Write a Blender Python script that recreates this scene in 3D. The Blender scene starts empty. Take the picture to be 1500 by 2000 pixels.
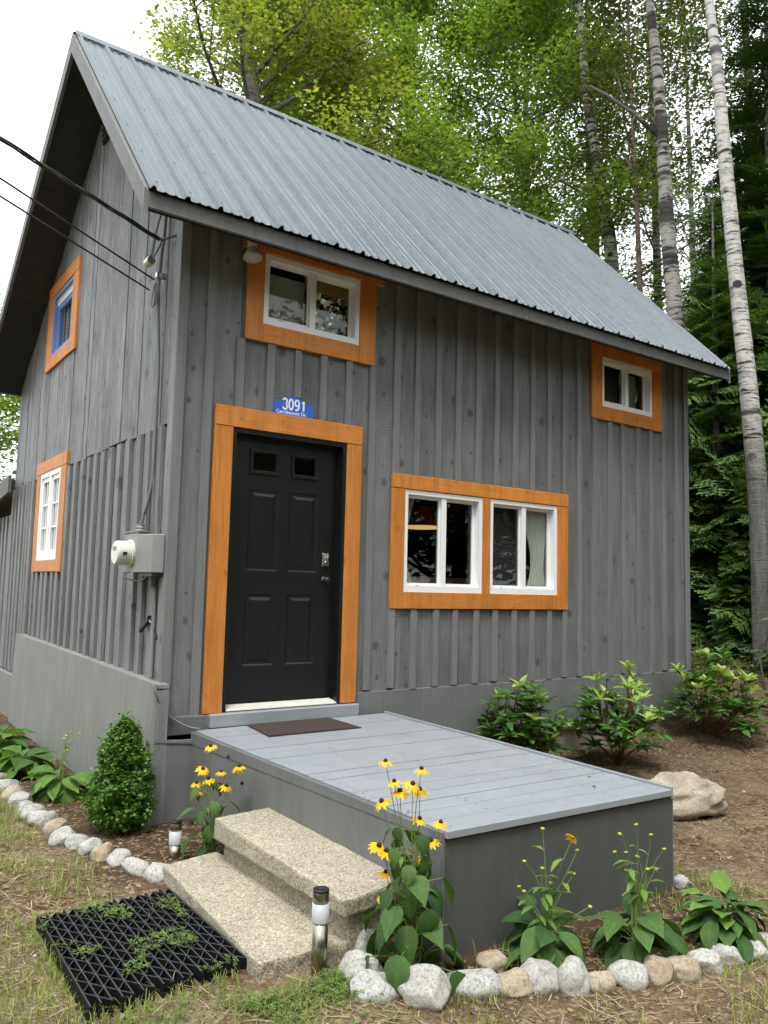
import bpy, bmesh, math, random
import numpy as np
from mathutils import Matrix, Vector, noise
R = math.radians
rnd = random.Random(7)
npr = np.random.default_rng(7)
sc = bpy.context.scene
col = sc.collection

# ------------------------------------------------------------------ camera, sky, sun, exposure
CAM = Vector((-1.94379, -5.29131, 0.94078))
FW = Vector((0.57387972, 0.81338552, 0.09521582)); RT = Vector((0.81555633, -0.57819048, 0.02374106)); UP = Vector((-0.07436352, -0.06402935, 0.99517351))
cd = bpy.data.cameras.new('camera'); cam = bpy.data.objects.new('camera', cd); col.objects.link(cam)
cam.matrix_world = Matrix(((RT.x, UP.x, -FW.x, CAM.x), (RT.y, UP.y, -FW.y, CAM.y), (RT.z, UP.z, -FW.z, CAM.z), (0, 0, 0, 1)))
cd.sensor_fit = 'HORIZONTAL'; cd.sensor_width = 36; cd.lens = 36 * 1561.9 / 1500
cd.clip_start = 0.05; cd.clip_end = 600
sc.camera = cam

SUN_EL, SUN_AZ = 62, 226          # azimuth clockwise from +Y
w = bpy.data.worlds.new('World'); sc.world = w; w.use_nodes = True
nt = w.node_tree; nt.nodes.clear()
sky = nt.nodes.new('ShaderNodeTexSky'); sky.sky_type = 'NISHITA'; sky.sun_disc = False
sky.sun_elevation = R(SUN_EL); sky.sun_rotation = R(SUN_AZ); sky.dust_density = 6; sky.air_density = 1.2
mixc = nt.nodes.new('ShaderNodeMixRGB'); mixc.inputs[0].default_value = 0.93       # closed, even cloud cover
mixc.inputs[2].default_value = (12.2, 12.8, 13.4, 1)
bgn = nt.nodes.new('ShaderNodeBackground'); bgn.inputs[1].default_value = 0.10
out = nt.nodes.new('ShaderNodeOutputWorld')
w.cycles.sampling_method = 'NONE'          # even sky: no importance map needed
nt.links.new(sky.outputs[0], mixc.inputs[1]); nt.links.new(mixc.outputs[0], bgn.inputs[0]); nt.links.new(bgn.outputs[0], out.inputs[0])
sl = bpy.data.lights.new('sun', 'SUN'); sl.energy = 2.0; sl.angle = R(20); sl.color = (1, .98, .95)
so = bpy.data.objects.new('sun', sl); col.objects.link(so)
sdir = Vector((math.sin(R(SUN_AZ)) * math.cos(R(SUN_EL)), math.cos(R(SUN_AZ)) * math.cos(R(SUN_EL)), math.sin(R(SUN_EL))))
so.rotation_euler = sdir.to_track_quat('Z', 'Y').to_euler(); so.location = (-10, -10, 20)
sc.view_settings.view_transform = 'Standard'; sc.view_settings.look = 'None'
sc.view_settings.exposure = 0.80; sc.view_settings.gamma = 1; sc.view_settings.use_curve_mapping = False
sc.render.engine = 'CYCLES'
sc.cycles.use_denoising = True
sc.cycles.max_bounces = 6; sc.cycles.diffuse_bounces = 3; sc.cycles.glossy_bounces = 3; sc.cycles.transparent_max_bounces = 8
sc.cycles.use_adaptive_sampling = True; sc.cycles.adaptive_threshold = .035; sc.cycles.adaptive_min_samples = 16

# ------------------------------------------------------------------ materials
def new_mat(name):
    m = bpy.data.materials.new(name); m.use_nodes = True
    return m, m.node_tree, m.node_tree.nodes['Principled BSDF']
class N:
    """small helper to write node graphs"""
    def __init__(s, nt): s.nt = nt
    def n(s, t, **k):
        nd = s.nt.nodes.new(t)
        for a, b in k.items(): setattr(nd, a, b)
        return nd
    def link(s, a, b): s.nt.links.new(a, b)
    def pos(s, scale=(1, 1, 1), rot=(0, 0, 0), obj=False, rand=0):
        if obj: src = s.n('ShaderNodeTexCoord').outputs['Object']
        else: src = s.n('ShaderNodeNewGeometry').outputs['Position']
        if rand:
            oi = s.n('ShaderNodeObjectInfo'); mu = s.n('ShaderNodeMath', operation='MULTIPLY'); mu.inputs[1].default_value = rand
            s.link(oi.outputs['Random'], mu.inputs[0]); ad = s.n('ShaderNodeVectorMath', operation='ADD')
            s.link(src, ad.inputs[0]); s.link(mu.outputs[0], ad.inputs[1]); src = ad.outputs[0]
        mp = s.n('ShaderNodeMapping'); mp.inputs['Scale'].default_value = scale; mp.inputs['Rotation'].default_value = rot
        s.link(src, mp.inputs['Vector']); return mp.outputs[0]
    def noise(s, vec, scale, detail=4, rough=.55, dist=0):
        nd = s.n('ShaderNodeTexNoise'); nd.inputs['Scale'].default_value = scale; nd.inputs['Detail'].default_value = detail
        nd.inputs['Roughness'].default_value = rough; nd.inputs['Distortion'].default_value = dist
        s.link(vec, nd.inputs['Vector']); return nd.outputs['Fac']
    def vor(s, vec, scale, feature='F1', out='Distance', rnd_=1):
        nd = s.n('ShaderNodeTexVoronoi', feature=feature); nd.inputs['Scale'].default_value = scale
        nd.inputs['Randomness'].default_value = rnd_
        s.link(vec, nd.inputs['Vector']); return nd.outputs[out]
    def ramp(s, fac, stops):
        nd = s.n('ShaderNodeValToRGB'); cr = nd.color_ramp
        while len(cr.elements) < len(stops): cr.elements.new(.5)
        for e, (p, c) in zip(cr.elements, stops):
            e.position = p; e.color = (c, c, c, 1) if isinstance(c, (int, float)) else (*c, 1)
        s.link(fac, nd.inputs[0]); return nd.outputs[0]
    def mix(s, fac, a, b, mode='MIX'):
        nd = s.n('ShaderNodeMixRGB', blend_type=mode)
        for i, v in ((0, fac), (1, a), (2, b)):
            if isinstance(v, (int, float)): nd.inputs[i].default_value = v if i == 0 else (v, v, v, 1)
            elif isinstance(v, tuple): nd.inputs[i].default_value = (*v, 1)
            else: s.link(v, nd.inputs[i])
        return nd.outputs[0]
    def math(s, op, a, b=0.0):
        nd = s.n('ShaderNodeMath', operation=op)
        for i, v in ((0, a), (1, b)):
            if isinstance(v, (int, float)): nd.inputs[i].default_value = v
            else: s.link(v, nd.inputs[i])
        return nd.outputs[0]
    def bump(s, h, strength, dist=.01, normal=None):
        nd = s.n('ShaderNodeBump'); nd.inputs['Strength'].default_value = strength; nd.inputs['Distance'].default_value = dist
        s.link(h, nd.inputs['Height'])
        if normal is not None: s.link(normal, nd.inputs['Normal'])
        return nd.outputs[0]
    def orand(s): return s.n('ShaderNodeObjectInfo').outputs['Random']
    def irand(s): return s.n('ShaderNodeNewGeometry').outputs['Random Per Island']

def simple(name, c, rough=.6, metal=0, spec=.5, coat=0, nz=0, nscale=30, bump=0):
    m, nt, b = new_mat(name); q = N(nt)
    b.inputs['Base Color'].default_value = (*c, 1); b.inputs['Roughness'].default_value = rough; b.inputs['Metallic'].default_value = metal
    b.inputs['Specular IOR Level'].default_value = spec; b.inputs['Coat Weight'].default_value = coat
    if nz or bump:
        f = q.noise(q.pos(), nscale, 5)
        if nz: q.link(q.mix(1, tuple(c), q.ramp(f, [(.3, 1 - nz), (.7, 1 + nz)]), 'MULTIPLY'), b.inputs['Base Color'])
        if bump: q.link(q.bump(f, bump, .005), b.inputs['Normal'])
    return m

def paint_wood(name, c, saw=0, streak=.12, knots=True, axis='z', rough=.62, weather=0.0, var=.1, plane=None, kn=.75):
    """painted or stained boards; grain runs along axis, saw adds slanting saw kerfs"""
    m, nt, b = new_mat(name); q = N(nt)
    sc_ = {'z': (1, 1, .06), 'x': (.06, 1, 1), 'y': (1, .06, 1)}[axis]
    gv = q.pos(sc_, rand=40)
    gr = q.noise(gv, 90, 4, .6, .3)
    big = q.noise(q.pos((1, 1, .35), rand=13), 5, 4)
    colr = q.mix(1, tuple(c), q.ramp(gr, [(.3, 1 - streak), (.7, 1 + streak)]), 'MULTIPLY')
    colr = q.mix(1, colr, q.ramp(big, [(.3, 1 - streak), (.7, 1 + streak)]), 'MULTIPLY')
    colr = q.mix(1, colr, q.ramp(q.orand(), [(0, 1 - var), (1, 1 + var)]), 'MULTIPLY')
    h = gr
    if knots:
        if plane:
            sp_ = q.n('ShaderNodeSeparateXYZ'); q.link(q.pos((1, 1, .85), rand=9), sp_.inputs[0]); cb_ = q.n('ShaderNodeCombineXYZ')
            q.link(sp_.outputs['X' if plane == 'f' else 'Y'], cb_.inputs[0]); q.link(sp_.outputs['Z'], cb_.inputs[1])
            vn = q.n('ShaderNodeTexVoronoi', voronoi_dimensions='2D'); vn.inputs['Scale'].default_value = 4.6; q.link(cb_.outputs[0], vn.inputs['Vector'])
            bwk = q.n('ShaderNodeRGBToBW'); q.link(vn.outputs['Color'], bwk.inputs[0]); v = q.math('DIVIDE', vn.outputs['Distance'], q.math('ADD', q.math('MULTIPLY', q.math('POWER', bwk.outputs[0], 2.5), 3.0), .04))
        else: v = q.vor(q.pos((1, 1, .55), rand=9), 4.2)
        k = q.ramp(q.math('ADD', v, q.math('MULTIPLY', q.math('SUBTRACT', q.noise(q.pos(), 34, 4), .4), .16)), [(.05, 1.0), (.12, 0.0)])
        colr = q.mix(q.math('MULTIPLY', k, kn), colr, tuple(x * .33 for x in c))
        h = q.math('ADD', h, q.math('MULTIPLY', k, .7))
    if weather:
        wn = q.noise(q.pos((1, 1, .1), rand=21), 24, 6, .7)
        colr = q.mix(q.ramp(wn, [(.5, 0.0), (.68, weather)]), colr, tuple(min(1, x * 2.0) for x in c))
        wn2 = q.noise(q.pos((1, 1, .16), rand=31), 9, 5, .7)
        colr = q.mix(q.ramp(wn2, [(.5, 0.0), (.75, .5)]), colr, tuple(x * .55 for x in c))
    ws = q.noise(q.pos((1, 1, .05), rand=17), 30, 5, .65); colr = q.mix(1, colr, q.ramp(ws, [(.35, .86), (.5, 1.0), (.72, 1.12)]), 'MULTIPLY')
    nrm = None
    if saw:
        wv = q.n('ShaderNodeTexWave', wave_type='BANDS', bands_direction='Z'); wv.inputs['Scale'].default_value = 22
        wv.inputs['Distortion'].default_value = 3.4; wv.inputs['Detail'].default_value = 3; wv.inputs['Detail Scale'].default_value = 2.2
        oi = q.orand(); sg = q.math('SUBTRACT', q.math('MULTIPLY', q.math('GREATER_THAN', oi, .5), 2), 1)
        rot = q.n('ShaderNodeVectorRotate', rotation_type='Y_AXIS'); q.link(q.pos(rand=5), rot.inputs['Vector'])
        q.link(q.math('MULTIPLY', sg, .42), rot.inputs['Angle']); q.link(rot.outputs[0], wv.inputs['Vector'])
        patch = q.ramp(q.noise(q.pos((1, 1, .5), rand=3), 4, 2), [(.36, .05), (.58, 1.0)])
        sw = q.math('MULTIPLY', wv.outputs['Fac'], patch)
        colr = q.mix(1, colr, q.ramp(sw, [(0, 1.08), (1, .82)]), 'MULTIPLY')
        nrm = q.bump(sw, .55 * saw, .004)
    q.link(q.bump(h, .35, .003, nrm), b.inputs['Normal'])
    q.link(colr, b.inputs['Base Color']); b.inputs['Roughness'].default_value = rough; b.inputs['Specular IOR Level'].default_value = .3
    return m

M = {}
GREY = (.146, .152, .149)
M['front'] = paint_wood('grey_rough_sawn_paint', GREY, saw=1, plane='f')
M['grey'] = paint_wood('grey_batten_paint', (.168, .174, .170), streak=.06, knots=False, var=.05)
M['greyx'] = paint_wood('grey_trim_paint', (.125, .129, .123), streak=.10, knots=False, axis='x', var=.05)
M['left_low'] = paint_wood('grey_side_paint', (.178, .184, .180), streak=.1, knots=True, weather=.25, plane='l')
M['left_up'] = paint_wood('weathered_grey_stain', (.165, .172, .176), streak=.28, knots=True, weather=.75, var=.16, plane='l')
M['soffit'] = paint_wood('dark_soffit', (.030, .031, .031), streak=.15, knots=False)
M['skirt'] = simple('skirt_paint', (.225, .230, .215), .55, nz=.10, nscale=4)
M['deckpanel'] = simple('dark_deck_panel_paint', (.082, .085, .074), .55, nz=.10, nscale=6)
M['skirtf'] = simple('skirt_front_paint', (.152, .158, .154), .55, nz=.08, nscale=5)
M['orange'] = paint_wood('orange_cedar_stain', (.54, .20, .040), streak=.14, knots=True, rough=.5, var=.10, plane='f', kn=.38)
M['orangel'] = paint_wood('orange_cedar_stain_upright', (.54, .20, .040), streak=.14, knots=True, rough=.5, var=.10, plane='l', kn=.38)
M['orangex'] = paint_wood('orange_cedar_stain_flat', (.54, .20, .040), streak=.14, knots=True, axis='x', rough=.5, var=.10, plane='f', kn=.38)
M['orangey'] = paint_wood('orange_cedar_stain_side', (.54, .20, .040), streak=.14, knots=True, axis='y', rough=.5, var=.10, plane='l', kn=.38)
M['vinyl'] = simple('white_vinyl', (.80, .81, .80), .35)
M['blue'] = simple('blue_painted_sash', (.16, .25, .52), .45)
M['black'] = simple('black_door_paint', (.0075, .0085, .008), .36, spec=.38, nz=.15, nscale=12)
M['blackp'] = simple('black_plastic', (.012, .012, .013), .45)
M['rubber'] = simple('black_rubber', (.005, .005, .0055), .7, spec=.2, nz=.3, nscale=60)
M['rod'] = simple('rubber_edge_highlight', (.060, .064, .068), .55)  # light catching the rubber top edges, put into a grey colour
M['nickel'] = simple('nickel', (.55, .52, .47), .28, 1)
M['steel'] = simple('brushed_steel', (.33, .30, .24), .28, 1)
M['frost'] = simple('frosted_plastic', (.42, .43, .44), .4)
M['boxgrey'] = simple('painted_steel_box', (.24, .245, .24), .5, nz=.06)
M['boxgrey_dark'] = simple('rusty_screw_head', (.07, .055, .045), .6)
M['meter'] = simple('cream_meter_shell', (.62, .62, .53), .25)
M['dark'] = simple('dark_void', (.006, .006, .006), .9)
M['cable'] = simple('cable_black', (.02, .02, .022), .6)
M['cableg'] = simple('cable_grey', (.17, .17, .165), .6)
M['cream'] = simple('threshold_aluminium', (.55, .54, .47), .5, nz=.1)
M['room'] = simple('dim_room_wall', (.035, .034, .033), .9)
M['curtain'] = simple('cream_curtain', (.80, .79, .70), .9)
M['sheer'] = simple('sheer_sky_reflection', (.62, .62, .60), .9)
M['screen'] = simple('insect_screen', (.05, .05, .05), .9)
M['pine'] = simple('pine_interior', (.52, .33, .12), .6, nz=.15)
M['lampo'] = simple('orange_shade', (.50, .10, .02), .6)
M['foil'] = simple('silver_foil', (.85, .85, .82), .06, 1)
M['signblue'] = simple('sign_blue', (.03, .12, .55), .4)
M['signwhite'] = simple('sign_white', (.85, .85, .85), .5)
M['matbrown'] = simple('doormat_brown', (.040, .027, .022), .9, nz=.4, nscale=120, bump=.6)
M['matline'] = simple('doormat_line', (.16, .07, .03), .9)
M['conc_found'] = simple('bare_foundation', (.24, .215, .17), .85, nz=.2, nscale=7)

M['lamplit'] = simple('lit_lamp_diffuser', (.8, .6, .35), .6)
_b = M['lamplit'].node_tree.nodes['Principled BSDF']; _b.inputs['Emission Color'].default_value = (1, .62, .25, 1); _b.inputs['Emission Strength'].default_value = .55
def dirty(name, c, dirt=(.20, .155, .11)):
    m, nt, b = new_mat(name); q = N(nt)
    big = q.noise(q.pos((1, 1, .4)), 5, 5, .65); st = q.noise(q.pos((1, 1, .06)), 16, 5, .65); sm = q.noise(q.pos(), 38, 5, .7)
    cc = q.mix(1, c, q.ramp(big, [(.3, .90), (.7, 1.09)]), 'MULTIPLY'); cc = q.mix(1, cc, q.ramp(st, [(.35, .90), (.55, 1.0), (.75, 1.10)]), 'MULTIPLY')
    sp = q.n('ShaderNodeSeparateXYZ'); q.link(q.pos(), sp.inputs[0])
    lim = q.math('ADD', sp.outputs['Z'], q.math('MULTIPLY', big, -.32)); splash = q.ramp(q.math('ADD', q.math('MULTIPLY', lim, -1.6), q.math('MULTIPLY', q.math('SUBTRACT', sm, .5), 1.2)), [(1.12, 0), (1.5, .32)])
    cc = q.mix(splash, cc, dirt); chip = q.vor(q.pos(), 21); cc = q.mix(q.ramp(chip, [(.035, .6), (.06, 0)]), cc, tuple(x * .45 for x in c))
    q.link(cc, b.inputs['Base Color']); b.inputs['Roughness'].default_value = .6; b.inputs['Specular IOR Level'].default_value = .3
    q.link(q.bump(st, .25, .003), b.inputs['Normal']); return m
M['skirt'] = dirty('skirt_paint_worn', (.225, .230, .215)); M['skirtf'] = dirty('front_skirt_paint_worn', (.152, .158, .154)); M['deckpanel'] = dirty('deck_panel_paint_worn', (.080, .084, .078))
def deck_mat():
    m, nt, b = new_mat('deck_grey_paint'); q = N(nt)
    gr = q.noise(q.pos((.05, 1, 1), rand=20), 70, 4)
    big = q.noise(q.pos(), 3, 5, .65)
    c = q.mix(1, (.255, .274, .292), q.ramp(gr, [(.3, .94), (.7, 1.05)]), 'MULTIPLY')
    c = q.mix(1, c, q.ramp(big, [(.3, .9), (.7, 1.08)]), 'MULTIPLY')
    sp = q.vor(q.pos(), 55); c = q.mix(q.ramp(sp, [(.06, .5), (.1, 0)]), c, (.45, .46, .46))
    wear = q.noise(q.pos((.4, 1, 1)), 6, 6, .75); c = q.mix(q.ramp(wear, [(.62, 0), (.75, .35)]), c, (.30, .25, .2))
    q.link(c, b.inputs['Base Color']); b.inputs['Roughness'].default_value = .5
    q.link(q.bump(gr, .3, .002), b.inputs['Normal']); return m
M['deck'] = deck_mat()
def metal_mat():
    m, nt, b = new_mat('galvanised_roof'); q = N(nt)
    v = q.vor(q.pos((1, 1, 1)), 34, out='Color'); bw = q.n('ShaderNodeRGBToBW'); q.link(v, bw.inputs[0])
    n1 = q.noise(q.pos((1, .25, .25)), 5, 6, .7); n2 = q.noise(q.pos(), 70, 3)
    c = q.mix(1, (.138, .158, .172), q.ramp(bw.outputs[0], [(.15, .86), (.85, 1.12)]), 'MULTIPLY')
    c = q.mix(1, c, q.ramp(n1, [(.3, .88), (.7, 1.1)]), 'MULTIPLY')
    c = q.mix(1, c, q.ramp(n2, [(.3, .8), (.7, 1.2)]), 'MULTIPLY')
    q.link(c, b.inputs['Base Color']); b.inputs['Metallic'].default_value = .35
    q.link(q.ramp(bw.outputs[0], [(0, .36), (1, .52)]), b.inputs['Roughness']); return m
M['metal'] = metal_mat()
def concrete_mat():
    m, nt, b = new_mat('exposed_aggregate'); q = N(nt)
    v = q.vor(q.pos(), 125, out='Color'); vd = q.vor(q.pos(), 125); bw = q.n('ShaderNodeRGBToBW'); q.link(v, bw.inputs[0])
    c = q.ramp(bw.outputs[0], [(.08, (.15, .128, .09)), (.3, (.285, .248, .178)), (.65, (.37, .33, .245)), (.95, (.51, .475, .385))])
    big = q.noise(q.pos(), 3.5, 5, .6); c = q.mix(1, c, q.ramp(big, [(.3, .84), (.7, 1.08)]), 'MULTIPLY')
    st = q.noise(q.pos(), 14, 5, .7); c = q.mix(q.ramp(st, [(.55, 0), (.75, .5)]), c, (.15, .13, .095))
    q.link(c, b.inputs['Base Color']); b.inputs['Roughness'].default_value = .9
    q.link(q.bump(vd, .6, .004), b.inputs['Normal']); return m
M['conc'] = concrete_mat()
def stone_mat(name, base, speck, tint):
    m, nt, b = new_mat(name); q = N(nt)
    p = q.pos(obj=True, rand=30)
    c = q.mix(q.ramp(q.noise(p, 5, 5, .6), [(.35, 0), (.7, 1)]), base, tint)
    sp = q.ramp(q.noise(p, 85, 3, .5, .3), [(.53, 0), (.60, 1)])
    c = q.mix(q.math('MULTIPLY', sp, .5), c, speck)
    c = q.mix(1, c, q.ramp(q.noise(p, 90, 2), [(.3, .85), (.7, 1.15)]), 'MULTIPLY')
    nz = q.n('ShaderNodeSeparateXYZ'); q.link(q.pos(), nz.inputs[0])
    q.link(c, b.inputs['Base Color']); b.inputs['Roughness'].default_value = .8
    q.link(q.bump(q.noise(p, 30, 6, .6), .35, .01), b.inputs['Normal']); return m
M['st_white'] = stone_mat('white_granite', (.42, .41, .37), (.13, .13, .125), (.31, .30, .265))
M['st_tan'] = stone_mat('tan_stone', (.32, .25, .165), (.16, .13, .10), (.37, .325, .25))
M['st_grey'] = stone_mat('grey_granite', (.34, .34, .32), (.10, .10, .095), (.42, .41, .38))
M['st_rock'] = stone_mat('boulder_stone', (.40, .36, .28), (.14, .10, .06), (.20, .15, .10))
def soil_mat():
    m, nt, b = new_mat('garden_soil'); q = N(nt); p = q.pos()
    n1 = q.noise(p, 1.6, 6, .65); n2 = q.noise(p, 14, 6, .7); n3 = q.noise(p, 70, 4, .6)
    c = q.ramp(n2, [(.3, (.075, .047, .028)), (.5, (.15, .10, .062)), (.72, (.27, .20, .13))])
    c = q.mix(q.ramp(n1, [(.42, 0), (.62, .75)]), c, q.mix(n3, (.17, .125, .075), (.33, .26, .165)))
    c = q.mix(1, c, q.ramp(n3, [(.3, .6), (.7, 1.4)]), 'MULTIPLY')
    zn = q.n('ShaderNodeAttribute', attribute_name='zones'); zs = q.n('ShaderNodeSeparateColor'); q.link(zn.outputs['Color'], zs.inputs[0])
    bedf = q.math('MULTIPLY', zs.outputs[0], q.ramp(n2, [(.25, .5), (.55, 1)])); c = q.mix(bedf, c, q.mix(n3, (.05, .031, .019), (.125, .08, .05)))
    lawnf = q.math('MULTIPLY', zs.outputs[1], q.ramp(q.noise(p, 3.2, 4), [(.42, 0), (.62, .8)])); c = q.mix(lawnf, c, q.mix(n3, (.13, .13, .05), (.30, .29, .12)))
    chip = q.vor(p, 48, out='Color'); bw = q.n('ShaderNodeRGBToBW'); q.link(chip, bw.inputs[0])
    c = q.mix(q.ramp(bw.outputs[0], [(.74, 0), (.8, .6)]), c, (.36, .29, .20))
    q.link(c, b.inputs['Base Color']); b.inputs['Roughness'].default_value = .95; b.inputs['Specular IOR Level'].default_value = .1
    h = q.math('ADD', q.math('MULTIPLY', n2, 1.0), q.math('MULTIPLY', n3, .5))
    q.link(q.bump(h, 1.0, .045), b.inputs['Normal']); return m
M['soil'] = soil_mat()
def leaf_mat(name, c1, c2, trans=.4, rough=.5, spec=.35, island=True, var=None, veins=False):
    m, nt, b = new_mat(name); q = N(nt)
    rr = q.irand() if island else q.orand()
    c = q.mix(rr, c1, c2)
    if var: c = q.mix(q.ramp(rr, [(.88, 0), (.92, 1)]), c, var)
    if veins:
        uv = q.n('ShaderNodeTexCoord').outputs['Object']
        sx = q.n('ShaderNodeSeparateXYZ'); q.link(uv, sx.inputs[0])
        vv = q.math('SUBTRACT', sx.outputs['Y'], q.math('MULTIPLY', q.math('ABSOLUTE', sx.outputs['X']), .9))
        vv = q.math('ADD', vv, q.math('MULTIPLY', q.noise(uv, 6, 2), .05))
        vein = q.ramp(q.math('ABSOLUTE', q.math('SINE', q.math('MULTIPLY', vv, 24))), [(0, 0), (.35, 1)])
        mid = q.ramp(q.math('ABSOLUTE', sx.outputs['X']), [(.004, 0), (.03, 1)])
        hh = q.math('MULTIPLY', vein, mid); c = q.mix(1, c, q.ramp(hh, [(0, 1.18), (1, .97)]), 'MULTIPLY')
        c = q.mix(1, c, q.ramp(q.noise(uv, 4, 4), [(.3, .8), (.7, 1.2)]), 'MULTIPLY')
        q.link(q.bump(hh, .3, .01), b.inputs['Normal'])
    tr = q.n('ShaderNodeBsdfTranslucent'); q.link(q.mix(1, c, (1.25, 1.3, .6), 'MULTIPLY'), tr.inputs['Color'])
    mx = q.n('ShaderNodeMixShader'); mx.inputs[0].default_value = trans
    b.inputs['Roughness'].default_value = rough; b.inputs['Specular IOR Level'].default_value = spec
    q.link(c, b.inputs['Base Color']); q.link(b.outputs[0], mx.inputs[1]); q.link(tr.outputs[0], mx.inputs[2])
    q.link(mx.outputs[0], nt.nodes['Material Output'].inputs[0]); return m
M['maple'] = leaf_mat('maple_leaf', (.13, .22, .038), (.28, .385, .075), .52)
M['maple_y'] = leaf_mat('maple_leaf_turning', (.165, .23, .042), (.32, .375, .08), .52, var=(.36, .31, .08))
M['maple_d'] = leaf_mat('forest_leaf', (.07, .115, .025), (.14, .20, .045), .4)
M['birchleaf'] = leaf_mat('birch_leaf', (.06, .09, .028), (.13, .16, .055), .35, var=(.22, .15, .06))
M['spruce'] = leaf_mat('spruce_needles', (.07, .14, .034), (.19, .30, .08), .2, .6)
M['spruce_d'] = leaf_mat('dark_spruce_needles', (.03, .06, .018), (.07, .13, .03), .15, .6)
M['box'] = leaf_mat('boxwood_leaf', (.04, .11, .02), (.16, .30, .045), .28, .4, .5)
M['rhodo'] = leaf_mat('rhododendron_leaf', (.05, .13, .03), (.10, .21, .035), .25, .35, .6, island=False)
M['rhodoi'] = leaf_mat('rhododendron_inner_leaf', (.05, .13, .03), (.10, .21, .035), .25, .35, .6)
M['rhodoy'] = leaf_mat('rhododendron_new_leaf', (.22, .36, .06), (.42, .50, .16), .35, .4, .5, island=False)
M['susan'] = leaf_mat('coneflower_leaf', (.045, .10, .03), (.09, .165, .04), .25, .6, .25, island=False, veins=True)
M['susanl'] = leaf_mat('light_green_leaf', (.085, .185, .035), (.17, .28, .055), .3, .55, .3, island=False, veins=True)
M['stem'] = leaf_mat('green_stem', (.15, .23, .06), (.20, .26, .08), .1, island=False)
M['redstem'] = simple('red_brown_stem', (.16, .05, .025), .7, nz=.3)
M['petal'] = leaf_mat('yellow_petal', (.80, .47, .008), (.88, .56, .014), .3, .5)
M['cone'] = simple('dark_cone', (.022, .010, .007), .8, nz=.5, nscale=300)
M['bud'] = leaf_mat('yellow_green_bud', (.45, .45, .04), (.55, .50, .06), .2, island=False)
M['grass'] = leaf_mat('grass_blade', (.16, .24, .045), (.34, .38, .10), .35, .55)
M['clover'] = leaf_mat('clover_leaf', (.09, .16, .035), (.21, .29, .07), .3, .6, .25)
M['straw'] = leaf_mat('dry_straw', (.28, .20, .11), (.52, .42, .25), .15, .8, .1)
M['chips'] = leaf_mat('bark_litter', (.07, .042, .025), (.32, .24, .15), .05, .9, .1)
M['pebble'] = leaf_mat('pebble_crumbs', (.12, .09, .06), (.38, .33, .27), .0, .9, .1)
M['deadleaf'] = leaf_mat('dead_leaf', (.16, .09, .04), (.38, .28, .14), .2, .8, .1)
M['moss'] = leaf_mat('forest_ground_cover', (.05, .10, .02), (.16, .22, .05), .3, .7)
def birch_mat(name, white, dark, amount, zl):
    m, nt, b = new_mat(name); q = N(nt)
    p = q.pos((1, 1, 1)); st = q.noise(q.pos((1, 1, 7)), 2.2, 5, .7, .2); bands = q.noise(q.pos((.5, .5, 2.6)), 1.1, 4, .6)
    fine = q.noise(q.pos((1, 1, 9)), 7, 4, .7)
    c = q.mix(q.ramp(fine, [(.54, 0), (.63, .75)]), white, tuple(x * .30 for x in white))
    c = q.mix(q.ramp(st, [(.58 - amount, 0), (.66 - amount, 1)]), c, dark)
    c = q.mix(q.ramp(bands, [(.62 - amount, 0), (.68 - amount, .9)]), c, dark)
    scar = q.vor(q.pos((1.3, 1.3, 1.5)), 2.3); scar = q.math('ADD', scar, q.math('MULTIPLY', q.noise(q.pos((1, 1, 3)), 9, 3), .12))
    c = q.mix(q.ramp(scar, [(.20, 1), (.27, 0)]), c, dark)
    sp = q.n('ShaderNodeSeparateXYZ'); q.link(q.pos(), sp.inputs[0])
    rough = q.noise(q.pos((1, 1, .16)), 16, 5, .6)
    low = q.mix(rough, tuple(x * .5 for x in dark), tuple(.62 * x for x in white))
    lowf = q.ramp(q.math('ADD', q.math('MULTIPLY', sp.outputs['Z'], 1 / zl), q.math('MULTIPLY', q.math('SUBTRACT', st, .5), .8)), [(.7, 1), (1.0, 0)])
    c = q.mix(lowf, c, low)
    q.link(c, b.inputs['Base Color']); b.inputs['Roughness'].default_value = .85
    q.link(q.bump(q.math('ADD', rough, fine), .8, .03), b.inputs['Normal']); return m
M['birch'] = birch_mat('white_birch_bark', (.60, .58, .54), (.035, .03, .026), .05, 3.2)
M['birch2'] = birch_mat('old_birch_bark', (.48, .45, .41), (.035, .03, .025), .085, 5.5)
M['bark'] = birch_mat('grey_brown_bark', (.20, .175, .15), (.06, .05, .04), .05, 2)
M['barkr'] = birch_mat('reddish_pine_bark', (.26, .18, .14), (.07, .05, .04), .05, 2)
def glass_mat(name, dirt=0):
    m, nt, b = new_mat(name); q = N(nt); nt.nodes.remove(b)
    t = q.n('ShaderNodeBsdfTransparent'); t.inputs[0].default_value = (.80, .83, .82, 1)
    g = q.n('ShaderNodeBsdfGlossy'); g.inputs['Roughness'].default_value = .01
    lw = q.n('ShaderNodeLayerWeight'); lw.inputs['Blend'].default_value = .5
    fr_ = q.math('ADD', q.math('MULTIPLY', q.math('POWER', lw.outputs['Facing'], 4), .6), .032)
    q.link(q.bump(q.noise(q.pos(), 1.6, 2), .012, .1), g.inputs['Normal'])
    mx = q.n('ShaderNodeMixShader'); q.link(fr_, mx.inputs[0]); q.link(t.outputs[0], mx.inputs[1]); q.link(g.outputs[0], mx.inputs[2])
    q.link(mx.outputs[0], nt.nodes['Material Output'].inputs[0]); return m
M['glass'] = glass_mat('window_glass')

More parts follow.
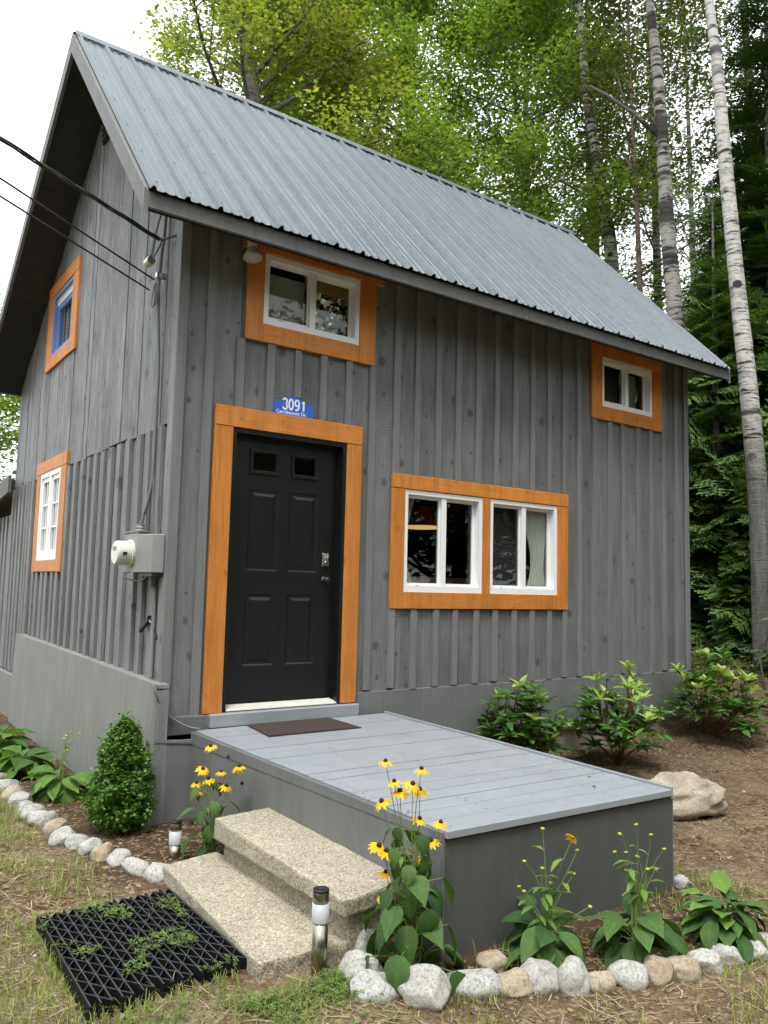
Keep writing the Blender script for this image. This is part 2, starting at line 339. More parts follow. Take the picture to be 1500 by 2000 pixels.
# ------------------------------------------------------------------ object helpers
WORLD = {}
def link(o, parent=None, world=None):
    col.objects.link(o); wm = world or Matrix.Identity(4); WORLD[o.name] = wm
    if parent is not None:
        o.parent = parent; o.matrix_parent_inverse = Matrix.Identity(4)
        o.matrix_basis = WORLD[parent.name].inverted() @ wm
    else: o.matrix_basis = wm
    return o
def tag(o, label=None, cat=None, group=None, kind=None):
    if label: o['label'] = label
    if cat: o['category'] = cat
    if group: o['group'] = group
    if kind: o['kind'] = kind
    return o
def thing(name, loc, label, cat, group=None):
    return tag(link(bpy.data.objects.new(name, None), None, Matrix.Translation(loc)), label, cat, group)
class MB:
    def __init__(s): s.v = []; s.f = []
    def add(s, vs, fs):
        n = len(s.v); s.v += [tuple(x) for x in vs]; s.f += [tuple(i + n for i in q) for q in fs]; return s
    def box(s, x0, x1, y0, y1, z0, z1):
        x0, x1 = min(x0, x1), max(x0, x1); y0, y1 = min(y0, y1), max(y0, y1)
        return s.add([(x0, y0, z0), (x1, y0, z0), (x1, y1, z0), (x0, y1, z0), (x0, y0, z1), (x1, y0, z1), (x1, y1, z1), (x0, y1, z1)],
                     [(0, 3, 2, 1), (4, 5, 6, 7), (0, 1, 5, 4), (1, 2, 6, 5), (2, 3, 7, 6), (3, 0, 4, 7)])
    def hexa(s, p):   # 8 points: bottom 4 (ccw), top 4
        return s.add(p, [(0, 3, 2, 1), (4, 5, 6, 7), (0, 1, 5, 4), (1, 2, 6, 5), (2, 3, 7, 6), (3, 0, 4, 7)])
    def tube(s, pts, rad, n=8, cap=True):
        pts = [Vector(p) for p in pts]; k = len(pts)
        if not hasattr(rad, '__len__'): rad = [rad] * k
        ref = Vector((0, 0, 1)); rings = []
        for i, p in enumerate(pts):
            t = (pts[min(i + 1, k - 1)] - pts[max(i - 1, 0)])
            t = t.normalized() if t.length > 1e-9 else Vector((0, 0, 1))
            a = t.cross(ref if abs(t.z) < .95 else Vector((1, 0, 0))).normalized(); b = t.cross(a)
            rings.append([p + (a * math.cos(2 * math.pi * j / n) + b * math.sin(2 * math.pi * j / n)) * rad[i] for j in range(n)])
        vs = [q for r_ in rings for q in r_]; fs = []
        for i in range(k - 1):
            for j in range(n): fs.append((i * n + j, i * n + (j + 1) % n, (i + 1) * n + (j + 1) % n, (i + 1) * n + j))
        if cap: fs += [tuple(range(n))[::-1], tuple(range((k - 1) * n, k * n))]
        return s.add(vs, fs)
    def lathe(s, prof, c=(0, 0, 0), n=20, axis='z'):
        vs = []; fs = []
        for r_, z in prof:
            for j in range(n):
                a = 2 * math.pi * j / n; q = (r_ * math.cos(a), r_ * math.sin(a), z)
                if axis == 'x': q = (z, q[0], q[1])
                if axis == 'y': q = (q[0], z, q[1])
                vs.append((c[0] + q[0], c[1] + q[1], c[2] + q[2]))
        for i in range(len(prof) - 1):
            for j in range(n): fs.append((i * n + j, i * n + (j + 1) % n, (i + 1) * n + (j + 1) % n, (i + 1) * n + j))
        fs += [tuple(range(n))[::-1], tuple(range((len(prof) - 1) * n, len(prof) * n))]
        return s.add(vs, fs)
    def mesh(s, name, mat, bevel=0, smooth=False):
        me = bpy.data.meshes.new(name); me.from_pydata(s.v, [], s.f); me.update()
        if bevel:
            bm = bmesh.new(); bm.from_mesh(me)
            bmesh.ops.recalc_face_normals(bm, faces=bm.faces)
            bmesh.ops.bevel(bm, geom=bm.edges[:], offset=bevel, segments=1, profile=.5, affect='EDGES')
            bm.to_mesh(me); bm.free()
        if smooth: me.polygons.foreach_set('use_smooth', [True] * len(me.polygons))
        me.materials.append(M[mat] if isinstance(mat, str) else mat); return me
    def build(s, name, mat, parent=None, bevel=0, smooth=False, kind=None, label=None):
        o = bpy.data.objects.new(name, s.mesh(name, mat, bevel, smooth)); link(o, parent)
        return tag(o, label, kind=kind)
def inst(name, me, parent, world, mat=None):
    return link(bpy.data.objects.new(name, me), parent, world)
def fastmesh(name, verts, faces_n, faces, mat, smooth=False):
    """verts (N,3) array, faces flat index array with faces_n loops per face"""
    me = bpy.data.meshes.new(name); nv = len(verts); nf = len(faces) // faces_n
    me.vertices.add(nv); me.vertices.foreach_set('co', np.ascontiguousarray(verts, dtype=np.float32).ravel())
    me.loops.add(nf * faces_n); me.loops.foreach_set('vertex_index', np.ascontiguousarray(faces, dtype=np.int32))
    me.polygons.add(nf); me.polygons.foreach_set('loop_start', np.arange(0, nf * faces_n, faces_n, dtype=np.int32))
    me.polygons.foreach_set('loop_total', np.full(nf, faces_n, dtype=np.int32))
    if smooth: me.polygons.foreach_set('use_smooth', np.ones(nf, dtype=bool))
    me.materials.append(M[mat]); me.update(calc_edges=True); me.validate(); return me
def rand_rot(n, tilt=1.0):
    """n random rotation matrices: random heading, then tilted up to tilt*90 degrees"""
    a = npr.uniform(0, 2 * np.pi, n); t = npr.normal(0, tilt * .6, n); b = npr.uniform(0, 2 * np.pi, n)
    ca, sa, ct, st, cb, sb = np.cos(a), np.sin(a), np.cos(t), np.sin(t), np.cos(b), np.sin(b)
    Z1 = np.zeros((n, 3, 3)); Z1[:, 0, 0] = ca; Z1[:, 0, 1] = -sa; Z1[:, 1, 0] = sa; Z1[:, 1, 1] = ca; Z1[:, 2, 2] = 1
    X = np.zeros((n, 3, 3)); X[:, 0, 0] = 1; X[:, 1, 1] = ct; X[:, 1, 2] = -st; X[:, 2, 1] = st; X[:, 2, 2] = ct
    Z2 = np.zeros((n, 3, 3)); Z2[:, 0, 0] = cb; Z2[:, 0, 1] = -sb; Z2[:, 1, 0] = sb; Z2[:, 1, 1] = cb; Z2[:, 2, 2] = 1
    return Z2 @ X @ Z1
def scatter_mesh(name, pts, tv, tf, scale, mat, tilt=1.0, rots=None):
    """copies of a small template (tv verts, tf equal-size faces) at pts, joined into one mesh"""
    pts = np.asarray(pts); n = len(pts); tv = np.asarray(tv, float); tf = np.asarray(tf)
    rm = rots if rots is not None else rand_rot(n, tilt)
    s = np.asarray(scale).reshape(-1, 1, 1) if hasattr(scale, '__len__') else scale
    vs = np.einsum('nij,kj->nki', rm, tv) * s + pts[:, None, :]
    fs = (tf[None] + (np.arange(n) * len(tv))[:, None, None]).ravel()
    return fastmesh(name, vs.reshape(-1, 3), tf.shape[1], fs, mat)
def sstep(a, b, x):
    t = min(1, max(0, (x - a) / (b - a))); return t * t * (3 - 2 * t)

# ------------------------------------------------------------------ ground
def gz(x, y):
    z = -.61 + .82 * sstep(4.2, 9.4, x + .25 * y) + .5 * sstep(9, 20, x) + .6 * sstep(7, 25, y)
    z += .05 * sstep(-1.2, -.2, y) * sstep(2.2, 3.4, x) - .03 * sstep(-2.4, -3.6, y) * sstep(2, 0, x)
    z += .018 * noise.noise((x * 1.3, y * 1.3, 0)) + .010 * noise.noise((x * 5, y * 5, 3))
    return z
def axis_vals(lo, hi, step, far, n):
    a = list(np.arange(lo, hi + 1e-6, step)); g = [(far) ** (i / n) for i in range(1, n + 1)]
    return [lo - q + 1 - 1 for q in reversed(g)] + a + [hi + q for q in g]
gx_ = axis_vals(-4, 11, .06, 200, 14); gy_ = axis_vals(-6, 6, .06, 200, 14)
gv = np.array([(x, y, gz(x, y)) for y in gy_ for x in gx_]); nx_, ny_ = len(gx_), len(gy_)
idx = np.arange(nx_ * ny_).reshape(ny_, nx_)
gf = np.stack([idx[:-1, :-1], idx[:-1, 1:], idx[1:, 1:], idx[1:, :-1]], -1).ravel()
go = bpy.data.objects.new('ground', fastmesh('ground', gv, 4, gf, 'soil', True)); link(go); tag(go, 'brown garden soil with dry litter round the cabin', kind='structure')
def bed_mask(x, y):      # dug beds along the walls, inside the stone borders, and the wood floor
    b = 0
    if x < .3: b = sstep(-.70, -.50, x) * sstep(-1.15, -.9, y) if y > -1.2 else 0
    b = max(b, sstep(-3.22 - .1, -3.0, y + .38 * max(0, .9 - x) * -1) * sstep(.0, .12, x) * sstep(2.3, 1.7, x) * (1 if y < -2.5 else 0))
    b = max(b, .55 * sstep(-1.4, -.5, y) * sstep(1.8, 2.2, x)); b = max(b, .8 * sstep(6.2, 8.5, x + .5 * y))
    return b
def lawn_mask(x, y): return max(sstep(-.68, -.9, x) * (.35 + .6 * sstep(-1.2, .2, y)), .55 * sstep(-2.3, -2.6, y) * sstep(.1, -.2, x))
at_ = go.data.attributes.new('zones', 'FLOAT_COLOR', 'POINT')
at_.data.foreach_set('color', np.array([(bed_mask(v[0], v[1]), lawn_mask(v[0], v[1]), 0, 1) for v in gv], dtype=np.float32).ravel())

# ------------------------------------------------------------------ cabin
LX, LY = 5.945, 5.56
RX0, RX1 = -.392, 6.14                                   # roof ends
EY, EZ, RY, RZ = -.395, 3.466, 1.92, 5.865               # front eave and ridge
BS = .664; BY = 5.64; BZ = RZ - BS * (BY - RY)          # back slope
FSL = (RZ - EZ) / (RY - EY)
cabin = thing('cabin', (0, 0, -.61), 'two storey grey board and batten cabin with orange trim and metal roof', 'cabin')
def roof_under(y): return (RZ - FSL * (RY - y) if y < RY else RZ - BS * (y - RY)) - .11
def pl(side, u0, u1, v0, v1, w0, w1):
    return (u0, u1, w0, w1, v0, v1) if side == 'front' else (w0, w1, u0, u1, v0, v1)
def plate(side, u0, u1, v0, v1, w0, w1, holes):
    us = sorted({u0, u1, *[h[0] for h in holes], *[h[1] for h in holes]}); vs = sorted({v0, v1, *[h[2] for h in holes], *[h[3] for h in holes]})
    us = [u for u in us if u0 <= u <= u1]; vs = [v for v in vs if v0 <= v <= v1]
    mb = MB()
    for a, b in zip(us, us[1:]):
        run = None
        for c, d in zip(vs, vs[1:]):
            mu, mv = (a + b) / 2, (c + d) / 2
            solid = not any(h[0] < mu < h[1] and h[2] < mv < h[3] for h in holes)
            if solid: run = (run[0], d) if run else (c, d)
            if run and (not solid or d == vs[-1]):
                mb.box(*pl(side, a, b, run[0], run[1], w0, w1)); run = None
    return mb
# openings: (u0,u1,v0,v1) = white frame outer edges; trim rectangles
DOOR = (.437, 1.416, .06, 2.075); DOORT = (.296, 1.556, .05, 2.227)
BIG = (1.998, 3.828, .918, 1.768); BIGT = (1.866, 3.977, .779, 1.892)
UPW = (.641, 1.503, 2.89, 3.435); UPT = (.501, 1.661, 2.75, 3.56)
RTW = (4.485, 5.31, 2.851, 3.369); RTT = (4.33, 5.477, 2.709, 3.50)
LLW = (3.12, 4.0, 1.153, 2.09); LLT = (2.908, 4.184, 1.03, 2.227)
LUW = (3.09, 3.925, 3.39, 4.085); LUT = (2.886, 4.141, 3.255, 4.227)
FH = [DOOR, BIG, UPW, RTW]; FT = [DOORT, BIGT, UPT, RTT]; LH = [LLW, LUW]; LT = [LLT, LUT]
fw = plate('front', .03, LX - .02, -.55, 3.72, .051, .14, FH).build('front_wall', 'soffit', cabin)
# gable sheathing: polygon prism split into strips
def gable_pieces(u0, u1, v0, holes, w0, w1, top=None, each=None):
    """one column of the gable wall, its top cut along the roof slope; each = build every piece as its own object"""
    mb = MB(); us = sorted({u0, u1, *[q for h in holes for q in h[:2] if u0 < q < u1], *([RY] if u0 < RY < u1 else [])})
    for a, b in zip(us, us[1:]):
        ta, tb = (top, top) if top else (roof_under(a), roof_under(b))
        hs = sorted([h for h in holes if h[0] < (a + b) / 2 < h[1]], key=lambda h: h[2]); lo = v0
        for h in hs:
            hi = min(h[2], ta, tb)
            if hi > lo:
                if each: MB().box(w0, w1, a, b, lo, hi).build(*each)
                else: mb.box(w0, w1, a, b, lo, hi)
            lo = max(lo, h[3])
        if min(ta, tb) > lo:
            (m2 := MB() if each else mb).hexa([(w0, a, lo), (w1, a, lo), (w1, b, lo), (w0, b, lo), (w0, a, ta), (w1, a, ta), (w1, b, tb), (w0, b, tb)])
            if each: m2.build(*each)
    return mb
side_wall = gable_pieces(.14, LY, -.55, LH, .045, .14).build('side_wall', 'soffit', cabin)
back_wall = MB().box(.14, LX - .14, LY - .1, LY, -.55, 3.3).build('back_wall', 'left_low', cabin)
end_wall = MB()
for a, b in ((.03, RY), (RY, LY)):
    end_wall.hexa([(LX - .14, a, -.55), (LX - .02, a, -.55), (LX - .02, b, -.55), (LX - .14, b, -.55), (LX - .14, a, roof_under(a)), (LX - .02, a, roof_under(a)), (LX - .02, b, roof_under(b)), (LX - .14, b, roof_under(b))])
end_wall = end_wall.build('end_wall', 'left_low', cabin)
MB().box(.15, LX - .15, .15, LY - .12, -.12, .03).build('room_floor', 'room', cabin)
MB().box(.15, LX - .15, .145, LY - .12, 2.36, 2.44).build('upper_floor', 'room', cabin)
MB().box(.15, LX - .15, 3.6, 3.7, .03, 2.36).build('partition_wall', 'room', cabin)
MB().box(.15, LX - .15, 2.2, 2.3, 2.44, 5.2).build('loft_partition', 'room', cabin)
# --- front boards and battens
BATF = [.24, .481, .728, .962, 1.187, 1.424, 1.658, 1.9, 2.12, 2.353, 2.573, 2.812, 3.036, 3.273, 3.50, 3.73, 3.942, 4.156, 4.381, 4.618, 4.83, 5.075, 5.292, 5.516, 5.737]
edges = [.02] + BATF + [LX]
for i, (a, b) in enumerate(zip(edges, edges[1:])):
    mb = MB(); g = .003; a2, b2 = a + g, b - g; w0 = .026 + rnd.uniform(0, .004)
    us = sorted({a2, b2, *[q for h in FH for q in h[:2] if a2 < q < b2]})
    for c, d in zip(us, us[1:]):
        lo = .09 if a > 1.5 else -.05
        for h in sorted([h for h in FH if h[0] < (c + d) / 2 < h[1]], key=lambda h: h[2]):
            if h[2] > lo: MB().box(c, d, w0, .050, lo, h[2]).build('wall_board', 'front', fw)
            lo = h[3]
        MB().box(c, d, w0, .050, lo, 3.70).build('wall_board', 'front', fw)
for x in BATF:
    lo0 = .135 + rnd.uniform(-.012, .012) if x > 1.5 else .0
    segs = [(lo0, 3.68)]
    for t in FT:
        if t[0] - .03 < x < t[1] + .03:
            ns = []
            for a, b in segs:
                if t[2] > a: ns.append((a, min(b, t[2] - .002)))
                if t[3] < b: ns.append((max(a, t[3] + .002), b))
            segs = ns
    tilt = rnd.uniform(-.004, .004)
    for a, b in segs:
        if b - a < .06: continue
        if abs(x - .962) < .01 and a > 2.1 and a < 2.5: a = 2.375       # stops above the number sign
        hw = .0315 + rnd.uniform(-.003, .003); xb, xt = x + tilt * (a - 1.8), x + tilt * (b - 1.8)
        MB().hexa([(xb - hw, .001, a), (xb + hw, .001, a), (xb + hw, .030, a), (xb - hw, .030, a), (xt - hw, .001, b), (xt + hw, .001, b), (xt + hw, .030, b), (xt - hw, .030, b)]).build('batten', 'grey', fw, bevel=.002)
MB().box(-.012, .062, -.006, .0192, .26, 3.60).build('corner_board', 'grey', fw, bevel=.003)
MB().box(LX - .06, LX + .01, -.004, .019, .13, 3.60).build('corner_board', 'grey', fw, bevel=.003)
# lower skirt on the front, foundation, sill beam
sk = MB().box(1.575, LX + .005, .006, .05, -.35, .128).build('skirt_panel', 'skirtf', fw, bevel=.003)
MB().box(1.56, LX, .03, .2, -.95, -.34).build('foundation', 'conc_found', cabin, bevel=.006)
MB().box(-.035, .35, -.02, .06, -.075, .045).build('sill_beam', 'greyx', cabin, bevel=.004)
MB().box(.34, 1.562, -.055, .05, -.045, .049).build('door_step_board', 'deck', cabin, bevel=.006)
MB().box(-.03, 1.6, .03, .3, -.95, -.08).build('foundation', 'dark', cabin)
# --- side wall: upper boards, lower boards with battens
SEAM = 2.077
ub = [.02, .18, .333, .603, .835, 1.082, 1.279, 1.556, 1.796, 2.051, 2.3, 2.43, 2.725, 2.94, 3.349, 3.58, 3.794, 4.001, 4.2, 4.408, 4.64, 4.83, 5.04, 5.248, 5.41, LY]
for a, b in zip(ub, ub[1:]):
    g = rnd.choice([.002, .003, .006]); w0 = .012 + rnd.uniform(0, .012)
    gable_pieces(a + g, b - g, SEAM + rnd.uniform(-.012, .012), LH, w0, .044, each=('wall_board', 'left_up', side_wall))
lb = [.238, .482, .687, .95, 1.184, 1.415, 1.632, 1.864, 2.078, 2.294, 2.539, 2.779, 3.018, 3.212, 3.451, 3.653, 3.897, 4.086, 4.364, 4.52, 4.657, 4.86, 5.05, 5.25, 5.44]
ed = [.02] + [q + .045 for q in lb] + [LY]
for a, b in zip(ed, ed[1:]):
    w0 = .026 + rnd.uniform(0, .004)
    gable_pieces(a + .003, b - .003, -.2, LH, w0, .044, top=SEAM - .016 - rnd.uniform(0, .008), each=('wall_board', 'left_low', side_wall))
for y in lb:
    t_ = rnd.uniform(.085, .115); lo, hi = (.28 if y < 4.5 else -.12), SEAM - .008 - rnd.uniform(0, .012); segs = [(lo, hi)]
    if LLT[0] - .10 < y < LLT[1] + .01: segs = [(lo, LLT[2] - .003)]
    for a, b in segs: MB().box(-.004, .026, y, y + t_, a, b).build('batten', 'left_low', side_wall, bevel=.002)
MB().box(-.010, .0205, .0196, .115, .27, 3.58).build('corner_board', 'left_low', side_wall, bevel=.003)
# painted plywood skirt on the side, standing proud and flared at the corner
skz = lambda y: .285 + .015 * y
mb = MB(); ys = [-.10, 1.15, 2.45, 4.36]
for i, (a, b) in enumerate(zip(ys, ys[1:])):
    x0 = -.085
    MB().hexa([(x0 - .03, a + .0015, -.9), (x0 + .02, a + .0015, -.9), (x0 + .02, b - .0015, -.9), (x0 - .03, b - .0015, -.9),
               (x0, a + .0015, skz(a)), (x0 + .02, a + .0015, skz(a)), (x0 + .02, b - .0015, skz(b)), (x0, b - .0015, skz(b))]).build('skirt_panel', 'skirt', side_wall)
MB().hexa([(-.065, -.09, .25), (.02, -.09, .25), (.02, 4.36, .31), (-.065, 4.36, .31), (-.065, -.09, skz(-.09) - .008), (.02, -.09, skz(-.09) - .008), (.02, 4.36, skz(4.36) - .008), (-.065, 4.36, skz(4.36) - .008)]).build('skirt_ledge', 'skirt', side_wall)
MB().box(-.07, .02, -.094, -.07, -.9, .24).build('skirt_end', 'left_low', side_wall)
MB().box(-.05, .02, 4.365, 8.0, -.9, -.145).build('skirt_panel', 'skirt', side_wall)
# gable vent
gv_ = MB().box(-.004, .011, 2.04, 2.30, 5.12, 5.42).build('gable_vent', 'blackp', side_wall)
for k in range(5): MB().box(-.014, -.004, 2.05, 2.29, 5.14 + k * .055, 5.165 + k * .055).build('louver', 'soffit', cabin)
# --- lean-to behind the back corner
lw = MB().box(.03, .12, LY + .004, 8.6, -.3, 1.75).build('lean_to_wall', 'left_low', cabin)
y = LY + .02
while y < 8.4:
    MB().box(.002, .03, y, y + .11, -.14, 1.75).build('batten', 'left_low', lw); y += .235
lr = MB().hexa([(-.10, 4.93, 1.97), (3, 5.6, 1.97), (3, 9, 1.55), (-.10, 9, 1.55), (-.10, 4.93, 2.19), (3, 5.6, 2.19), (3, 9, 1.77), (-.10, 9, 1.77)])
lr.v = [(x if x < 1 else 3, max(yy, LY + .005) , z) for x, yy, z in lr.v]
lr.build('lean_to_roof', 'soffit', cabin)
MB().hexa([(-.14, 5.10, 1.985), (-.105, 5.10, 1.985), (-.105, 9, 1.58), (-.14, 9, 1.58), (-.14, 5.10, 2.19), (-.105, 5.10, 2.19), (-.105, 9, 1.80), (-.14, 9, 1.80)]).build('lean_to_fascia', 'greyx', cabin)

# --- roof
roof = MB()
for (y0, z0, y1, z1) in ((EY + .02, EZ - .03, RY, RZ - .03), (BY, BZ - .03, RY, RZ - .03)):
    roof.hexa([(RX0 + .02, y0, z0 - .06), (RX1 - .02, y0, z0 - .06), (RX1 - .02, y1, z1 - .06), (RX0 + .02, y1, z1 - .06), (RX0 + .02, y0, z0), (RX1 - .02, y0, z0), (RX1 - .02, y1, z1), (RX0 + .02, y1, z1)])
roof = roof.build('roof', 'soffit', cabin)
def sheet_profile():
    """one 0.914 m ribbed sheet: major ribs every 0.2286 m with two low swells between"""
    p = []
    for k in range(4):
        o = k * .2286
        p += [(o + .0, 0), (o + .014, .026), (o + .032, .026), (o + .046, 0), (o + .086, .0), (o + .095, .007), (o + .111, .007), (o + .120, 0), (o + .153, 0), (o + .162, .007), (o + .178, .007), (o + .187, 0)]
    p += [(.9144, 0), (.9284, .024), (.9464, .024)]
    return p
PR = sheet_profile()
def sheet(slope, x_off, x_max, dz, w0=-.023):
    if slope == 'f': a = Vector((0, EY - .03, EZ - .03 * FSL)); b = Vector((0, RY - .035, RZ - .035 * FSL)); nrm = Vector((0, -FSL, 1)).normalized()
    else: a = Vector((0, BY + .03, BZ - .03 * BS)); b = Vector((0, RY + .03, RZ - .03 * BS)); nrm = Vector((0, BS, 1)).normalized()
    mb = MB(); pts = [(x_off + q[0] + w0, q[1]) for q in PR if x_off + q[0] + w0 <= x_max]; k = len(pts); nseg = 8; vs = []
    for s in range(nseg + 1):
        c = a.lerp(b, s / nseg)
        for x, h in pts:
            wob = .0018 * noise.noise((x * 3, s * .8, dz * 900)); q = c + nrm * (h + dz + wob + .004); vs.append((x, q.y, q.z))
    n0 = len(vs)
    for x, h in pts: q = a + nrm * (h + dz + .004 - .004); vs.append((x, q.y + .001, q.z))
    fs = [(s * k + j, s * k + j + 1, (s + 1) * k + j + 1, (s + 1) * k + j) for s in range(nseg) for j in range(k - 1)]
    fs += [(n0 + j, n0 + j + 1, j + 1, j) for j in range(k - 1)]
    if slope != 'f': fs = [q[::-1] for q in fs]
    mb.add(vs, fs); return mb
i = 0; x = RX0 + .0
while x < RX1 - .06:
    for s in ('f', 'b'): sheet(s, x + .023, RX1, .0022 * (i % 2)).build('roof_sheet', 'metal', roof)
    x += .9144; i += 1
# screws, ridge cap, fascia, rake boards
scr = MB(); nrm = Vector((0, -FSL, 1)).normalized()
a0 = Vector((0, EY, EZ)); b0 = Vector((0, RY, RZ))
for k in range(29):
    for r_ in range(7):
        x = RX0 + .023 + k * .2286 + .07; t = .03 + r_ * .155 + rnd.uniform(-.004, .004)
        if t > .97: continue
        c = a0.lerp(b0, t) + nrm * .009; c.x = x - .023 + rnd.uniform(-.01, .01)
        ax = Vector((1, 0, 0)); ay = nrm.cross(ax)
        ring = [c + (ax * math.cos(j * math.pi / 3) + ay * math.sin(j * math.pi / 3)) * .0075 for j in range(6)]
        scr.add(ring + [c + nrm * .006], [(j, (j + 1) % 6, 6) for j in range(6)])
scr.build('roof_screws', 'blackp', roof, kind='stuff')
for sgn, sl_, nm in ((-1, FSL, 'f'), (1, BS, 'b')):
    n_ = Vector((0, sgn * sl_, 1)).normalized(); vs = []; kx = 30
    dn = Vector((0, sgn, -sl_)).normalized()
    for j in range(kx + 1):
        x = RX0 - .015 + (RX1 - RX0 + .03) * j / kx; wob = .006 * noise.noise((x * 2.3, sgn, 0))
        for d_, h_ in ((0, .034), (.13 + wob, .029 + wob), (.13 + wob, .0275 + wob), (0, .031)):
            p_ = Vector((x, RY, RZ)) + dn * d_ + n_ * h_ - Vector((0, 0, .012)) * 0; vs.append(p_)
    fs = [(j * 4 + q, j * 4 + (q + 1) % 4, (j + 1) * 4 + (q + 1) % 4, (j + 1) * 4 + q) for j in range(kx) for q in range(4)]
    MB().add(vs, fs).build('ridge_cap', 'metal', roof)
FZ0, FZ1 = 3.328, 3.438
MB().box(RX0 + .001, 3.02, EY, EY + .03, FZ0, FZ1).build('fascia_board', 'greyx', roof, bevel=.003)
MB().box(3.022, RX1 - .001, EY, EY + .03, FZ0, FZ1).build('fascia_board', 'greyx', roof, bevel=.003)
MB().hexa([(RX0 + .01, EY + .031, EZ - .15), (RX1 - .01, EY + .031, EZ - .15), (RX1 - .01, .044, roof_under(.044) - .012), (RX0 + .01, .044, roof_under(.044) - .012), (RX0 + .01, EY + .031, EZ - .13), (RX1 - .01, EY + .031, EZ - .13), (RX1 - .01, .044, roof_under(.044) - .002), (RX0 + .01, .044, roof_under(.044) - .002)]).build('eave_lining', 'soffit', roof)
for xx in (RX0 - .026, RX1 - .004):
    for (y0, z0, y1, z1) in ((EY, EZ, RY, RZ), (BY, BZ, RY, RZ)):
        dd = .175 if y0 < RY else .125
        MB().hexa([(xx, y0, z0 - dd), (xx + .03, y0, z0 - dd), (xx + .03, y1, z1 - .19), (xx, y1, z1 - .19), (xx, y0, z0 - .012), (xx + .03, y0, z0 - .012), (xx + .03, y1, z1 - .012), (xx, y1, z1 - .012)]).build('rake_board', 'grey', roof)
MB().box(RX0, RX1, BY - .03, BY, BZ - .12, BZ - .02).build('fascia_board', 'greyx', roof)
# plywood soffit under the rake overhang, in sheets
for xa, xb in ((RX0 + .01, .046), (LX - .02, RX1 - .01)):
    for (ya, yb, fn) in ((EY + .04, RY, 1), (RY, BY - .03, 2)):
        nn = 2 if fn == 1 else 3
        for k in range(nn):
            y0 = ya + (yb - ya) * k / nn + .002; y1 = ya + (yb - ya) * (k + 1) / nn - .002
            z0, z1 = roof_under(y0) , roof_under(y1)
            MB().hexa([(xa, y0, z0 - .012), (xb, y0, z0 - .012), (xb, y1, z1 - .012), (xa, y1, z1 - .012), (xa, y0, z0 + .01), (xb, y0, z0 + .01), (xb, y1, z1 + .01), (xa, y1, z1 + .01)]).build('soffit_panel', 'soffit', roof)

# --- windows
def trim(par, side, O, T, head=None, mull=None, mats=('orange', 'orangex')):
    """side boards run up to a full width head board; bottom board between the side boards"""
    w0, w1 = -.008, .020
    hz = O[3] + .001
    MB().box(*pl(side, T[0], O[0] + .001, T[2], hz, w0, w1)).build('trim_board', mats[0], par, bevel=.003)
    MB().box(*pl(side, O[1] - .001, T[1], T[2], hz, w0, w1)).build('trim_board', mats[0], par, bevel=.003)
    MB().box(*pl(side, O[0] + .003, O[1] - .003, T[2] + .002, O[2], w0 - .001, w1)).build('trim_board', mats[1], par, bevel=.003)
    hx = head or (T[0], T[1])
    MB().box(*pl(side, hx[0], hx[1], hz + .003, T[3], w0 - .002, w1)).build('trim_board', mats[1], par, bevel=.003)
    if mull: MB().box(*pl(side, mull[0], mull[1], O[2] + .001, hz, w0, w1)).build('trim_board', mats[0], par, bevel=.003)
def slider(par, side, u0, u1, v0, v1, screen='left', mid=None):
    """white vinyl sliding window: outer frame, two sashes, panes"""
    f = .038; mid = mid or (u0 + u1) / 2
    fr = MB()
    fr.box(*pl(side, u0, u0 + f, v0, v1, .002, .09)).box(*pl(side, u1 - f, u1, v0, v1, .002, .09))
    fr.box(*pl(side, u0 + f, u1 - f, v0, v0 + .05, .003, .09)).box(*pl(side, u0 + f, u1 - f, v1 - f, v1, .003, .09))
    frm = fr.build('frame', 'vinyl', par)
    mr = MB().box(*pl(side, mid - .026, mid + .026, v0 + .05, v1 - f, .012, .05)); mr.build('meeting_rail', 'vinyl', par)
    for a, b, w_ in ((u0 + f, mid - .01, .042), (mid + .01, u1 - f, .066)):
        s_ = MB(); t = .026
        s_.box(*pl(side, a, a + t, v0 + .051, v1 - f - .001, w_, w_ + .022)).box(*pl(side, b - t, b, v0 + .051, v1 - f - .001, w_, w_ + .022))
        s_.box(*pl(side, a + t, b - t, v0 + .051, v0 + .05 + t, w_, w_ + .022)).box(*pl(side, a + t, b - t, v1 - f - t, v1 - f - .001, w_, w_ + .022))
        so_ = s_.build('sash', 'vinyl', par)
        MB().box(*pl(side, a + t - .002, b - t + .002, v0 + .05 + t, v1 - f - t, w_ + .009, w_ + .013)).build('pane', 'glass', par)
    # small latches on the sill
    MB().box(*pl(side, u0 + f + .1, u0 + f + .13, v0 + .05, v0 + .056, .006, .014)).build('latch', 'boxgrey', par)
    return frm
def window(name):
    o = bpy.data.objects.new(name, None); return link(o, cabin)
def curtain(par, u0, u1, v0, v1, w_, tie=None, mat='curtain', folds=9, amp=.02):
    """hanging cloth with folds, pulled in at a tie if given: tie=(u, v, half width)"""
    vs = []; nu, nv = 36, 22
    for j in range(nv + 1):
        v = v1 + (v0 - v1) * j / nv
        for i_ in range(nu + 1):
            s = i_ / nu; u = u0 + (u1 - u0) * s
            if tie:
                k = math.exp(-((v - tie[1]) / .33) ** 2) if v > tie[1] else math.exp(-((v - tie[1]) / .28) ** 2)
                u = u * (1 - k) + (tie[0] + (s - .5) * 2 * tie[2]) * k
            vs.append((u, w_ + amp * math.sin(s * folds * 6.28 + .7 * math.sin(j * .5)), v))
    fs = [(j * (nu + 1) + i_, j * (nu + 1) + i_ + 1, (j + 1) * (nu + 1) + i_ + 1, (j + 1) * (nu + 1) + i_) for j in range(nv) for i_ in range(nu)]
    return MB().add(vs, fs).build('curtain', mat, par, smooth=True)
wb = window('window'); tag(wb, 'wide double window in orange trim beside the door')
